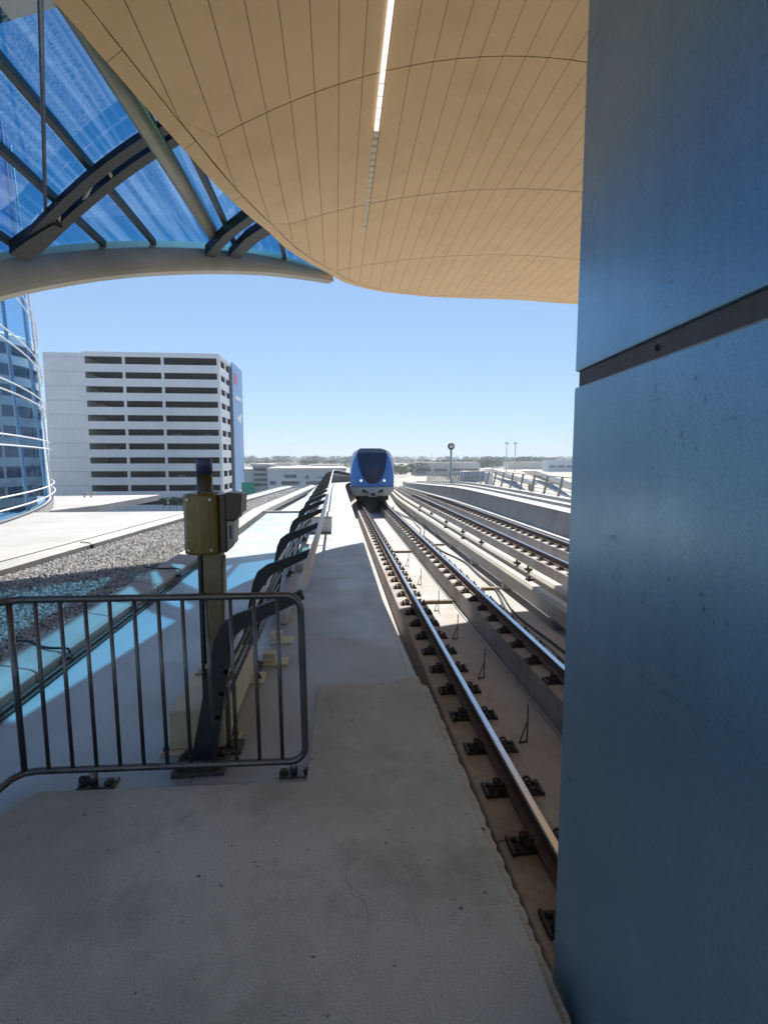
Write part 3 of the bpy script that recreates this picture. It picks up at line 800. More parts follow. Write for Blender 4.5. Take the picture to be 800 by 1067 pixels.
sh.build('roof_shell', M['gold'], canopy)
lp = MB(); q = -2.0
y_end = hit(392, 133)[1]; xled = hit(392, 133)[0]; xled2 = hit(405, 0)[0]
print('LED', xled, y_end, xled2)
while q < y_end:
    q1 = min(q + .2, y_end); zz = min(soff(.6, q), soff(.6, q1)) - .03
    lp.box(xled - .032, xled + .032, q + .006, q1 - .006, zz - .015, zz)
    q = q1
lp.build('light_strip', M['led'], canopy)
lp = MB(); q = y_end + .03
while q < y_end + 3.0:
    q1 = q + .16; zz = min(soff(.6, q), soff(.6, q1)) - .004
    lp.box(xled - .035, xled + .035, q + .03, q1 - .03, zz - .010, zz)
    q = q1
for q in np.arange(y_end + .03, y_end + 2.9, .16):
    zz = soff(.6, q) - .001; lp.box(xled - .02, xled + .02, q, q + .17, zz - .012, zz - .002)
lp.build('strip_reflection', M['ledrefl'], canopy)  # added pale dashes standing in for the lit strip's faint reflection

# ------------------------------------------------------------------ glass side roof with arch beam
gr = empty('glass_roof', (-4, 12, 7), 'blue tinted glass side roof behind a curved grey arch beam', 'glass roof')
BPX = [-220, -100, 0, 100, 180, 250, 300, 352]        # survey of the beam: photo column, depth, top and bottom edge
BY = [7.2, 8.2, 9.0, 10.0, 11.0, 12.0, 12.8, 13.6]
BT = [330, 285, 262, 252, 250, 256, 265, 288]
BB = [400, 340, 305, 287, 281, 281, 284, 293]
def beam_at(px_):
    y_ = float(np.interp(px_, BPX, BY)); return PY(px_, float(np.interp(px_, BPX, BT)), y_), PY(px_, float(np.interp(px_, BPX, BB)), y_)
bpx = np.linspace(-220, 347, 60)
def smooth(v, n=9):
    v = np.array(v); k_ = np.ones(n) / n; e_ = np.pad(v, n // 2, mode='reflect', reflect_type='odd'); return np.convolve(e_, k_, 'valid')
BM = [beam_at(q) for q in bpx]
bx_ = smooth([p[0].x for p in BM]); by_ = smooth([p[0].y for p in BM]); bzt = smooth([p[0].z for p in BM]); bzb = smooth([p[1].z for p in BM])
def hg(x): return float(np.interp(x, bx_, bzt)) + .03
def yb_(x): return float(np.interp(x, bx_, by_))
b = MB()
rings = []
for x, y_, zt_, zb_ in zip(bx_, by_, bzt, bzb):
    rings.append([(x, y_ - .02, zt_), (x, y_ - .02, zb_ + .05), (x + .02, y_ + .03, zb_), (x - .12, y_ + .32, zb_ + .02), (x - .14, y_ + .38, zb_ + .10), (x - .14, y_ + .38, zt_)])
rv = [[b.bm.verts.new(p) for p in r_] for r_ in rings]
for A, B in zip(rv, rv[1:]):
    for k in range(6): b.bm.faces.new((A[k], A[(k + 1) % 6], B[(k + 1) % 6], B[k])).smooth = k in (0, 3)
b.bm.faces.new(rv[0][::-1]); b.bm.faces.new(rv[-1])
b.build('arch_beam', M['beam'], gr)
mx = [float(np.interp(q, bpx, bx_)) for q in (-170, -110, -50, 25, 108, 160, 246, 296)]
bounds = [bx_[0]] + mx + [bx_[-1]]
for x0, x1 in zip(bounds, bounds[1:]):
    b = MB(); n = 6; v0 = []
    for k in range(n + 1):
        x = x0 + (x1 - x0) * k / n; v0.append([b.bm.verts.new((x, yy, hg(x))) for yy in (yb_(x) + .3, 2.0)])
    for A, B in zip(v0, v0[1:]): b.bm.faces.new((A[0], A[1], B[1], B[0])).smooth = True
    b.build('glass_pane', M['roofglass'], gr)
for x in mx:
    b = MB(); b.box(x - .042, x + .042, 2.0, yb_(x) - .03, hg(x) - .12, hg(x) - .012); b.build('mullion', M['mullion'], gr)
a0 = PY(226, 250, 11.55); a1 = PY(93, 33, 5.75)
dirv = (a1 - a0)
b = MB(); b.tube([a0, a0 + dirv * .5, a1 + dirv * .35], .135, 16); b.build('strut', M['strut'], gr)
def roofpt(px, py, dz=-.25):
    d = ray(px, py)
    for k in range(200, 1400):
        y_ = k * .01; P_ = CAM + d * (y_ / d.y)
        if P_.z >= hg(P_.x) + dz: return P_
    return CAM + d * (12.9 / d.y)
def truss(pix, wid, nm, mt, thick=.10):
    raw = [roofpt(*p) for p in pix]
    if len(raw) > 4:
        tt = np.linspace(0, 1, len(raw)); cf = [np.polyfit(tt, [p[j] for p in raw], 2) for j in range(3)]
        pts = [Vector([np.polyval(c_, q_) for c_ in cf]) for q_ in np.linspace(0, 1, 14)]
    else: pts = raw
    b = MB(); rv = []
    for i, p in enumerate(pts):
        tg = (pts[min(i + 1, len(pts) - 1)] - pts[max(i - 1, 0)]).normalized(); s_ = tg.cross(Vector((0, 0, 1))).normalized()
        w_ = wid[min(i, len(wid) - 1)] if isinstance(wid, list) else wid
        if isinstance(wid, list) and len(pts) != len(wid): w_ = float(np.interp(i / (len(pts) - 1), np.linspace(0, 1, len(wid)), wid))
        rv.append([b.bm.verts.new(p + s_ * w_ * c_ + Vector((0, 0, z_))) for c_, z_ in ((-.5, -thick), (.5, -thick), (.5, thick), (-.5, thick))])
    for A, B in zip(rv, rv[1:]):
        for k in range(4): b.bm.faces.new((A[k], A[(k + 1) % 4], B[(k + 1) % 4], B[k]))
    b.bm.faces.new(rv[0][::-1]); b.bm.faces.new(rv[-1])
    return b.build(nm, mt, gr)
truss([(24, 257), (48, 228), (75, 200), (105, 176), (140, 152), (182, 126), (215, 108)], .15, 'truss_arch', M['truss'], .05)
truss([(36, 261), (70, 228), (100, 200), (135, 173), (165, 156), (192, 141), (230, 120)], .15, 'truss_arch', M['truss'], .05)
truss([(20, 262), (34, 250), (48, 239), (60, 229)], [.34, .30, .24, .15], 'truss_node', M['truss'])
truss([(218, 262), (238, 240), (262, 222), (300, 205)], .18, 'truss_arch', M['truss'])
truss([(244, 264), (262, 246), (290, 228), (320, 214)], [.24, .26, .28, .28], 'truss_arch', M['truss'], .08)
for pa, pb in (((85, 214), (97, 188)), ((118, 186), (108, 170)), ((62, 236), (60, 212))):
    a_, c_ = roofpt(*pa), roofpt(*pb); b = MB(); b.tube([a_, c_], .03, 6); b.build('truss_web', M['beam'], gr)
b = MB(); b.tube([PY(48, 240, 9.1), PY(42, 0, 4.9), PY(40, -90, 4.0)], .022, 8); b.build('tie_rod', M['steel'], gr)
b = MB(); b.tube([PY(239, 249, 11.5), PY(247, 232, 11.1), PY(264, 205, 10.3)], .03, 8); b.build('tie_rod', M['galv'], gr)
b = MB(); p0 = roofpt(42, 0, -.02); p1 = roofpt(0, 32, -.02)
d_ = (p1 - p0); 
poly = [(p0.x - d_.x * 2, p0.y - d_.y * 2), (p0.x, p0.y), (p1.x, p1.y), (p1.x + d_.x * 3, p1.y + d_.y * 3), (p1.x + d_.x * 3, 2.2), (p0.x - d_.x * 2, 2.2)]
b.plate(poly, 'z', p0.z - .1, p0.z + .08); b.build('roof_panel', M['roofgrey'], gr)

# ------------------------------------------------------------------ curved glass wall with white hoops, left
gw = empty('curved_glass_wall', (-10, 15, 1), 'curved blue glass wall with white tubular hoops left of the gravel', 'glass wall')
dS = 25.0; RW = 40.0
sil = ray(47, 478); sv = Vector((sil.x, sil.y, 0)).normalized(); nl = Vector((-sv.y, sv.x, 0))
Cc = sv * dS + nl * RW
def drum(a, z, off=0.0):
    r_ = RW - .045 * (z - 2.7) + off
    return Vector((Cc.x + r_ * math.cos(a), Cc.y + r_ * math.sin(a), z))
aS = math.atan2(-nl.y, -nl.x)     # silhouette angle
a_start = math.atan2(3.0 - Cc.y, -7.2 - Cc.x)
A_ = np.linspace(a_start - .02, aS + .06, 40)
b = MB(); rv = []
for a in A_: rv.append([b.bm.verts.new(drum(a, z)) for z in (.9, 4, 7, 10, 14.5)])
for P_, Q_ in zip(rv, rv[1:]):
    for k in range(4): b.bm.faces.new((P_[k], Q_[k], Q_[k + 1], P_[k + 1])).smooth = True
b.build('glass', M['drumglass'], gw)
def hz(py): return EYE + (478 - py) / F * dS * math.cos(PITCH) * 1.0
for py in (345, 354, 388, 396, 425, 432, 462, 469, 502, 510):
    z = PD(47, py, dS).z
    b = MB(); b.tube([drum(a, z, .22) for a in A_], .022, 8); b.build('hoop', M['white'], gw)
for a in (a_start, aS - .16, aS - .05):
    b = MB(); b.tube([drum(a, z, -.06) for z in (.9, 5, 10, 14.5)], .05, 6); b.build('glass_post', M['bluegrey'], gw)
b = MB(); b.tube([drum(aS + .004, z, .10) for z in (.9, 5, 10, 14.5)], .035, 6); b.build('hoop_post', M['white'], gw)
b = MB(); fr = [(lambda p, q_, a=a: drum(a, q_, p)) for a in A_]
b.sweep([(-.12, .9), (.12, .9), (.12, 1.2), (-.12, 1.2)], fr); b.build('base_kerb', M['deckw'], gw)

# ------------------------------------------------------------------ white canopy wedge
t = empty('entrance_canopy', PZ(100, 524, .5), 'white pointed entrance canopy roof in front of the car park', 'canopy')
pts = [PZ(38, 517, .62), PZ(166, 515.5, .62), PZ(104, 526, .62), PZ(40, 533, .62)]
b = MB(); b.plate([(p.x, p.y) for p in pts], 'z', .30, .62); b.build('roof', M['deckw'], t, bevel=.03)
b = MB(); c_ = PZ(70, 524, .4); b.box(c_.x - .3, c_.x + .3, c_.y - .3, c_.y + .3, GZ, .30); b.build('column', M['bldg'], t)
b = MB(); c_ = PZ(88, 518, .63)
for s in (0, .35): b.tube([(c_.x + s, c_.y, .62), (c_.x + s, c_.y, .80), (c_.x + s + .2, c_.y, .86)], .04, 6)
b.build('vent_pipe', M['lampgrey'], t)

# ------------------------------------------------------------------ car park
YP = 104.0
xl_, xm_, xr_ = PY(44, 365, YP).x, PY(90, 450, YP).x, PY(230.5, 450, YP).x
ztop = PY(150, 367, YP).z
pk = empty('car_park', ((xl_ + xr_) / 2, YP, GZ), 'white multi storey car park with open dark decks', 'building')
FH = 2.667; depth = 17.0
b = MB(); b.box(xl_, xm_, YP, YP + depth, GZ, ztop - .25); wall = b.build('solid_wall', M['bldg'], pk)
for k in range(12):
    z = ztop - 1.0 - FH * k
    b = MB(); b.box(xl_ + .1, xm_ + .12, YP - .06, YP + .001, z - .06, z); b.build('groove', M['office'], wall)
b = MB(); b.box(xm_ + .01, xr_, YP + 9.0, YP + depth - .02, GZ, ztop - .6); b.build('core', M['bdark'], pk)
for k in range(13):
    z1 = ztop - FH * k; z0 = z1 - (1.42 if k else .85)
    if k: z1 = ztop - FH * k + .45 ; z0 = z1 - 1.47
    if z0 < GZ: break
    b = MB(); b.box(xm_, xr_ + .002 * k, YP - .02, YP + .28, z0, z1); b.build('spandrel', M['bldg'], pk)
    b = MB(); b.box(xr_ - .30, xr_ - .02, YP + .285, YP + depth, z0, z1); b.build('side_spandrel', M['bldg'], pk)
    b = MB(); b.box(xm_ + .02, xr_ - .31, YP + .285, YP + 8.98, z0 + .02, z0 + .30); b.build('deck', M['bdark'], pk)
for pxx in (90.8, 132, 172, 229.3):
    x = PY(pxx, 450, YP).x; b = MB(); b.box(x - .24, x + .24, YP + .03, YP + .27, GZ, ztop - .3); b.build('column', M['bldg'], pk)
for yy in (YP + 1.2, YP + 6, YP + 12, YP + 16.5):
    b = MB(); b.box(xr_ - .28, xr_ - .04, yy - .35, yy + .35, GZ, ztop - .3); b.build('column', M['bldg'], pk)
b = MB(); b.box(xl_, xr_, YP + .02, YP + depth, ztop - .62, ztop - .3); b.build('roof', M['roofpale'], pk)
# banner on the right end
y0b = PX(241.5, 380, xr_ + .2).y; y1b = PX(251.5, 380, xr_ + .2).y
bn = empty('banner', (xr_ + .2, y0b, GZ), 'tall blue advertising banner on the right end of the car park', 'banner')
zb0 = PX(247, 512, xr_ + .2).z; zb1 = PX(241.5, 377, xr_ + .2).z
b = MB(); b.box(xr_ + .02, xr_ + .25, y0b, y1b, zb0, zb1); b.build('sheet', M['banner'], bn)
b = MB(); b.box(xr_ + .26, xr_ + .28, y0b + 1.5, y0b + 4.5, zb1 - 4.2, zb1 - 2.0); b.build('red_mark', M['red'], bn)
b = MB(); b.box(xr_ + .26, xr_ + .28, y0b + 3.0, y1b - 2, zb1 - 7.4, zb1 - 6.6); b.build('white_mark', M['white'], bn)
b = MB(); b.plate([(y0b + 4, zb1 - 11.6), (y1b - 2, zb1 - 10), (y1b - 3, zb1 - 12.5)], 'x', xr_ + .26, xr_ + .28); b.build('white_mark', M['white'], bn)
# cars parked on the decks
car0 = None
def car_at(x, z, col, lab):
    global car0
    t = empty('parked_car', (x, YP + 2.6, z), lab, 'car', 'cars parked on the open decks')
    b = MB(); b.plate([(x - 2.1, z + .35), (x - 2.1, z + .85), (x - 1.5, z + .95), (x + 1.2, z + .98), (x + 2.1, z + .80), (x + 2.15, z + .35)], 'y', YP + 1.7, YP + 3.4); b.build('body', col, t, bevel=.08)
    b = MB(); b.plate([(x - 1.6, z + .96), (x - 1.0, z + 1.48), (x + .5, z + 1.5), (x + 1.25, z + .99)], 'y', YP + 1.8, YP + 3.3); b.build('cabin', M['ribbon'], t, bevel=.06)
    b = MB(); b.box(x - 1.0, x + .5, YP + 1.82, YP + 3.28, z + 1.5, z + 1.54); b.build('roof', col, t)
    for wx in (-1.3, 1.3):
        b = MB(); b.lathe([(.33, 0), (.33, .2)], (x + wx, YP + 1.72, z + .33), 14, axis='y'); b.build('wheel', M['tdark'], t)
paint = [mat('car_white', (.7, .7, .7), rough=.2), mat('car_silver', (.45, .46, .48), rough=.25, metal=.5), mat('car_red', (.3, .03, .03), rough=.25)]
for pxx, k, c_, lab in ((104, 4, 0, 'white car on the left bay of the fifth deck from the top'), (115, 7, 1, 'silver car on the left bay of the eighth deck'), (160, 8, 2, 'dark red car on the middle bay low in the car park'),
                        (182, 6, 0, 'white car on the right bay of the seventh deck'), (215, 6, 1, 'silver car near the right corner column of the car park'), (185, 9, 1, 'silver car on the right bay near the bottom deck')):
    z1 = ztop - FH * k + .45 - 1.47 + .31
    car_at(PY(pxx, 450, YP).x, z1, paint[c_], lab)
# shrubs in front of the lowest deck
for i, pxx in enumerate((170, 177, 184, 190, 196)):
    p = PY(pxx, 524, 88); b = MB()
    rnd = random.Random(i)
    for k in range(60):
        c_ = Vector((p.x + rnd.gauss(0, .5), 88 + rnd.gauss(0, .4), p.z - .4 + rnd.uniform(0, 1.3)))
        d1 = Vector((rnd.uniform(-1, 1), rnd.uniform(-1, 1), rnd.uniform(-.5, 1))).normalized() * .22; d2 = d1.orthogonal().normalized() * .12
        b.face([c_ - d1, c_ + d2, c_ + d1, c_ - d2])
    sh_ = empty('shrub', (p.x, 88, GZ), ['leftmost dark shrub before the lowest car park deck', 'second dark shrub from the left before the car park', 'middle dark shrub before the car park',
         'fourth dark shrub from the left before the car park', 'rightmost dark shrub before the car park, by the yellow box'][i], 'shrub', 'shrubs before the car park')
    b.build('foliage', M['leaf'], sh_)
    b = MB(); b.tube([(p.x, 88, GZ), (p.x, 88, p.z)], .06, 5); b.build('stem', M['bark'], sh_)

# ------------------------------------------------------------------ round office tower seen through the glass
dT = 95.0; RT = 10.0
s2 = ray(46, 478); s2 = Vector((s2.x, s2.y, 0)).normalized(); n2 = Vector((-s2.y, s2.x, 0)); CT = s2 * dT * .95 + n2 * RT
ot = empty('office_tower', (CT.x, CT.y, GZ), 'round grey office tower with dark ribbon windows', 'building')
zt_ = PD(40, 360, dT * .95).z
b = MB(); b.lathe([(RT, GZ), (RT, zt_ - .3), (RT - .3, zt_), (.5, zt_)], (CT.x, CT.y, 0), 64); b.build('wall', M['office'], ot)
for k in range(12):
    z1 = zt_ - 1.3 - 2.62 * k
    rib = MB()
    n0 = 0
    a0_ = -2.6
    for seg_ in range(6):
        a1_ = a0_ + .50
        r_ = []
        for q in range(9):
            a = a0_ + (a1_ - a0_) * q / 8
            r_.append([rib.bm.verts.new((CT.x + rr_ * math.cos(a), CT.y + rr_ * math.sin(a), z)) for rr_, z in ((RT + .04, z1 - 1.45), (RT + .04, z1))])
        for P_, Q_ in zip(r_, r_[1:]): rib.bm.faces.new((P_[0], Q_[0], Q_[1], P_[1]))
        a0_ = a1_ + .035
    rib.build('ribbon_window', M['ribbon'], ot)

# ------------------------------------------------------------------ low sign building and neighbours
def simple_building(name, lab, cat, x0, x1, y0, d, z1, m_, rows, roofm=None, grp=None, strips=True):
    t = empty(name, ((x0 + x1) / 2, y0, GZ), lab, cat, grp)
    b = MB(); b.box(x0, x1, y0, y0 + d, GZ, z1); b.build('wall', m_, t)
    b = MB(); b.box(x0 - .15, x1 + .15, y0 - .15, y0 + d + .15, z1 + .003, z1 + .4); b.build('roof', roofm or M['roofpale'], t)
    for (za, zc, xa_, xb_) in rows:
        b = MB(); b.box(xa_, xb_, y0 - .04, y0 + .05, za, zc); b.build('window', M['ribbon'], t)
    return t
YS = 75.0
def xs_(p): return PY(p, 495, YS).x
def zs_(q): return PY(300, q, YS).z
t = simple_building('sign_building', 'long low blue grey building with lettering along its top', 'building', xs_(279), xs_(360), YS, 14, zs_(490.5), M['bluegrey'],
                    [(zs_(505), zs_(501.5), xs_(281), xs_(287)), (zs_(505), zs_(501.5), xs_(293), xs_(312)), (zs_(505), zs_(501.5), xs_(319), xs_(340))])
b = MB(); rnd = random.Random(5)
for row, (pa, pb) in ((0, (296, 309)), (1, (297, 309))):
    x = xs_(pa); 
    while x < xs_(pb):
        w_ = rnd.uniform(.05, .16); h_ = rnd.uniform(.18, .26); z = zs_(496.2 + row * 1.9)
        b.box(x, x + w_, YS - .03, YS - .001, z, z + h_); x += w_ + rnd.uniform(.03, .08)
x = xs_(330)
while x < xs_(341):
    w_ = rnd.uniform(.05, .14); b.box(x, x + w_, YS - .03, YS - .001, zs_(498), zs_(498) + .16); x += w_ + .08
b.build('lettering', M['ink'], t)
b = MB(); x = xs_(320); z = zs_(499.3)
b.plate([(x - .25, z), (x - .12, z), (x - .05, z + .3), (x + .05, z + .3), (x + .12, z), (x + .25, z), (x + .12, z + .5), (x, z + .62), (x - .12, z + .5)], 'y', YS - .03, YS - .001); b.build('emblem', M['ink'], t)
simple_building('deck_building', 'small grey building with dark open storeys beside the banner', 'building', PY(263, 490, 86).x, PY(280, 490, 86).x, 86, 10, PY(270, 486, 86).z, M['office'],
                [(PY(0, q + 2.6, 86).z, PY(0, q, 86).z, PY(264.5, 490, 86).x, PY(278, 490, 86).x) for q in (488.5, 494, 499.5, 505)])
simple_building('plain_building', 'pale blank building at the foot of the blue banner', 'building', PY(254, 490, 92).x, PY(264, 490, 92).x, 92, 10, PY(258, 491, 92).z, M['bluegrey'], [])
t = empty('netting_screen', PY(258, 510, 84), 'green netting screen at the foot of the blue banner', 'screen')
p0, p1 = PY(252, 516, 84), PY(265, 502.5, 84)
b = MB(); b.box(p0.x, p1.x, 84, 84.06, GZ, p1.z); b.build('netting', M['green'], t)
for k in range(4):
    x = p0.x + (p1.x - p0.x) * k / 3; b = MB(); b.tube([(x, 84.1, GZ), (x, 84.1, p1.z + .15)], .05, 6); b.build('pole', M['lampgrey'], t)
far_list = [
    ('warehouse', 'white flat roofed warehouse behind the lettered building', 281, 303, 484, 150, 'white'),
    ('warehouse', 'cream warehouse between the pale roofs left of the train', 303, 322, 486.5, 170, 'cream'),
    ('warehouse', 'white long warehouse left of the railing crest', 322, 352, 485, 190, 'white'),
    ('tower_block', 'tiny grey block rising above the trees left of the train', 320, 333, 476.5, 1100, 'office'),
    ('warehouse', 'blue shed just right of the round topped lamp', 456, 478, 489.5, 350, 'bluewall'),
    ('warehouse', 'long pale shed behind the blue shed', 432, 500, 482.5, 330, 'roofpale'),
    ('terminal_hall', 'grey stepped hall under the two tall light masts', 506, 530, 476.5, 700, 'office'),
    ('warehouse', 'pale hall at the far right beside the blue pillar', 571, 606, 479.5, 420, 'bluegrey'),
    ('warehouse', 'blue fronted low shed left of the first white fin', 484, 507, 492, 240, 'bluewall'),
    ('warehouse', 'low tan shed far behind the right fence', 530, 572, 481.5, 520, 'cream'),
]
for nm, lab, pa, pb, q, Y, mt in far_list:
    x0, x1 = PY(pa, q, Y).x, PY(pb, q, Y).x; z1 = PY((pa + pb) / 2, q, Y).z
    h = z1 - GZ
    rows = []
    if mt != 'cream':
        rows = [(GZ + h * .35, GZ + h * .55, x0 + (x1 - x0) * a, x0 + (x1 - x0) * (a + .2)) for a in (.05, .3, .55, .77)]
    simple_building(nm, lab, 'building', x0, x1, Y, max(10, (x1 - x0) * .4), z1, M[mt], rows)

# white fins beyond the right fence
for i, (pts_, lab) in enumerate([([(507, 488.5), (512, 488), (561, 503), (558, 506), (535, 499)], 'nearer the lamp of the two long white tapered roof fins'), ([(551, 490.5), (557, 490), (612, 508), (612, 514), (572, 500)], 'white tapered roof fin next to the blue pillar')]):
    Yf = 48 if i == 0 else 40
    t = empty('roof_fin', PY(pts_[0][0], pts_[0][1], Yf), lab, 'roof fin', 'white tapered roof fins beyond the fence')
    q3 = [PY(a_, c_, Yf) for a_, c_ in pts_]
    b = MB(); b.plate([(p.x, p.z) for p in q3], 'y', Yf, Yf + 2.2); b.build('fin', M['white'], t, bevel=.05)
    b = MB(); m_ = q3[3]; b.tube([(m_.x, Yf + 1.1, GZ), (m_.x, Yf + 1.1, m_.z + .1)], .3, 10); b.build('leg', M['lampgrey'], t)
    b = MB(); b.plate([(q3[0].x + .8, q3[0].z - .75), (q3[4].x + .5, q3[4].z - .3), (q3[3].x - .4, q3[3].z - .75)], 'y', Yf + .6, Yf + 1.6); b.build('underside', M['bluewall'], t)
b = MB(); p = PY(510, 505, 46); b.box(p.x - .3, p.x + .3, 46, 46.6, GZ, PY(510, 492, 46).z)
tag(b.build('bollard_post', M['white'], bevel=.05), 'short white square post at the root of a white fin', 'post')

# lamp with round head on right walkway
p = PY(469.5, 500, 46); zt_ = PY(469.5, 465, 46).z
t = empty('round_lamp', (p.x, 46, .9), 'tall grey lamp with round head behind the right fence', 'lamp')
b = MB(); b.tube([(p.x, 46, -2), (p.x, 46, zt_ - .3)], .09, 10); b.build('pole', M['lampgrey'], t)
b = MB(); b.lathe([(.05, -.1), (.28, -.08), (.32, .0), (.28, .08), (.05, .1)], (p.x, 46, zt_), 20, axis='y'); b.build('lamp_head', M['mullion'], t)
b = MB(); b.lathe([(.18, -.012), (.18, .012)], (p.x, 45.9, zt_), 20, axis='y'); b.build('lens', M['galv'], t)
for i, pxx in enumerate((527.5, 536.5)):
    Y = 420; p = PY(pxx, 478, Y); zt_ = PY(pxx, 462, Y).z
    t = empty('light_mast', (p.x, Y, GZ), ['left of the two distant tall light masts', 'right of the two distant tall light masts'][i], 'light mast', 'distant light masts')
    b = MB(); b.tube([(p.x, Y, GZ), (p.x, Y, zt_)], .3, 8, rs=[.42, .28]); b.build('mast', M['lampgrey'], t)
    b = MB(); b.box(p.x - 1.5, p.x + 1.5, Y - .5, Y + .5, zt_ - .3, zt_ + .9); b.build('floodlights', M['lampgrey'], t)
for i, (pxx, q, Y) in enumerate(((450, 472, 300), (257.5, 474, 700), (283, 475, 800))):
    p = PY(pxx, 478, Y); b = MB(); b.tube([(p.x, Y, GZ), (p.x, Y, PY(pxx, q, Y).z)], .12 * Y / 300, 6); 
    tag(b.build('thin_mast', M['lampgrey']), ['thin pole on the skyline left of the round lamp', 'thin pole on the skyline beside the blue banner', 'thin pole on the skyline above the warehouses'][i], 'mast', 'thin skyline masts')

# ------------------------------------------------------------------ trees on the skyline (mass), hills
verts, faces = [], []; rnd = random.Random(21)
def clump(x, y, h, w, n):
    for k in range(n):
        u_ = rnd.random(); z = GZ + h * (.25 + .75 * u_); rr_ = w * math.sqrt(max(.05, 1 - ((u_ - .45) / .6) ** 2)) * rnd.random() ** .5
        a = rnd.uniform(0, 6.28); c_ = Vector((x + rr_ * math.cos(a), y + rr_ * math.sin(a), z))
        d1 = Vector((rnd.uniform(-1, 1), rnd.uniform(-1, 1), rnd.uniform(-.4, .8))).normalized() * rnd.uniform(.5, 1.1) * w * .17
        d2 = d1.orthogonal().normalized() * d1.length * .7
        k0 = len(verts); verts.extend([tuple(c_ - d1), tuple(c_ + d2), tuple(c_ + d1), tuple(c_ - d2)]); faces.append((k0, k0 + 1, k0 + 2, k0 + 3))
def px2x(px, Y): return PY(px, 478, Y).x
for pxa, pxb, Y, n, hm in ((406, 450, 330, 46, 7.2), (440, 520, 480, 60, 9), (498, 600, 620, 90, 12), (252, 368, 900, 130, 14), (400, 620, 900, 150, 13.5), (250, 370, 520, 50, 8.5)):
    for k in range(n):
        p = rnd.uniform(pxa, pxb); h = hm * rnd.uniform(.7, 1.15); clump(px2x(p, Y), Y + rnd.uniform(-30, 60), h, h * rnd.uniform(.35, .6), 80)
me = bpy.data.meshes.new('distant_trees'); me.from_pydata(verts, [], faces); me.materials.append(M['leaf'])
o = bpy.data.objects.new('distant_trees', me); COL.objects.link(o); tag(o, 'band of small dark green trees along the horizon', 'trees', kind='stuff')
b = MB(); rnd = random.Random(4); 
for (Y, base, amp) in ((2600, 9, 10), (1700, 4, 5)):
    pv = None
    for k in range(121):
        x = -2400 + 40 * k + 0; h = GZ + base + amp * (.5 + .5 * math.sin(k * .31 + Y) * math.sin(k * .13)) + rnd.uniform(0, 1.5)
        q = (b.bm.verts.new((x, Y, GZ - .5)), b.bm.verts.new((x, Y + 90, h)), b.bm.verts.new((x, Y + 260, GZ - .5)))
        if pv:
            b.bm.faces.new((pv[0], q[0], q[1], pv[1])); b.bm.faces.new((pv[1], q[1], q[2], pv[2]))
        pv = q
struct(b.build('hills', M['hill']))

# ------------------------------------------------------------------ train
YT = 31.0; XC = 2.18
tr = empty('metro_train', (XC, YT, 0), 'blue and silver driverless metro train arriving on the near track', 'train')
def bp(x, y, z):
    p = bend(XC, y, 0); p2 = bend(XC, y + .5, 0); s_ = (p2.x - p.x) / .5
    return Vector((p.x + x, y - x * s_, z + p.z))
def section(w, z0, z1, ex_=.28):
    pts = []
    zc, hz_ = (z0 + z1) / 2, (z1 - z0) / 2
    for k in range(36):
        a = 2 * math.pi * k / 36; c_, s_ = math.cos(a), math.sin(a)
        pts.append((w * math.copysign(abs(c_) ** ex_, c_), zc + hz_ * math.copysign(abs(s_) ** (ex_ * 1.25), s_)))
    return pts
def nose_y(x, z):           # front surface, raked above z=1.1
    u_ = abs(x) / 1.36
    return YT + .55 * u_ ** 2.6 + (.55 * max(0, (z - 1.25) / 2.1) ** 1.5) + .5 * max(0, (1.0 - z) / .6) ** 2 * .5
def halfw(z):
    zz = [.48, .62, .80, 1.0, 1.4, 2.0, 2.5, 2.9, 3.15, 3.28, 3.34]; ww = [1.02, 1.18, 1.26, 1.30, 1.335, 1.34, 1.31, 1.22, 1.06, .80, .45]
    return float(np.interp(z, zz, ww))
def skin(name, mt, z0, z1, wf, off=0.0, nz=24, nxx=22, wi=None, parent=tr):
    b = MB(); rows = []
    for j in range(nz + 1):
        z = z0 + (z1 - z0) * j / nz; w_ = wf(z); r_ = []
        for k in range(nxx + 1):
            x = -w_ + 2 * w_ * k / nxx; r_.append(b.bm.verts.new((XC + x, nose_y(x, z) - off, z)))
        rows.append(r_)
    for A, B in zip(rows, rows[1:]):
        for k in range(nxx): b.bm.faces.new((A[k], A[k + 1], B[k + 1], B[k])).smooth = True
    return b.build(name, mt, parent)
skin('nose_mask', M['tblue'], 1.02, 3.34, halfw)
skin('nose_skirt', M['tgrey'], .48, 1.02, halfw)
def wind(z): return float(np.interp(z, [1.22, 1.3, 1.5, 1.8, 2.2, 2.6, 3.0, 3.2, 3.3], [.12, .30, .52, .68, .80, .88, .90, .86, .74]))
skin('windscreen', M['tglass'], 1.22, 3.08, wind, .02)
def wind2(z): return float(np.interp(z, [3.08, 3.2, 3.3, 3.345], [.89, .84, .72, .45]))
skin('roof_brow', M['troof'], 3.09, 3.345, wind2, .022, 6)
b = MB(); b.plate([(XC - .30, 1.16), (XC + .30, 1.16), (XC + .42, 1.34), (XC - .42, 1.34)], 'y', YT - .05, YT - .03)
b.bm.free()
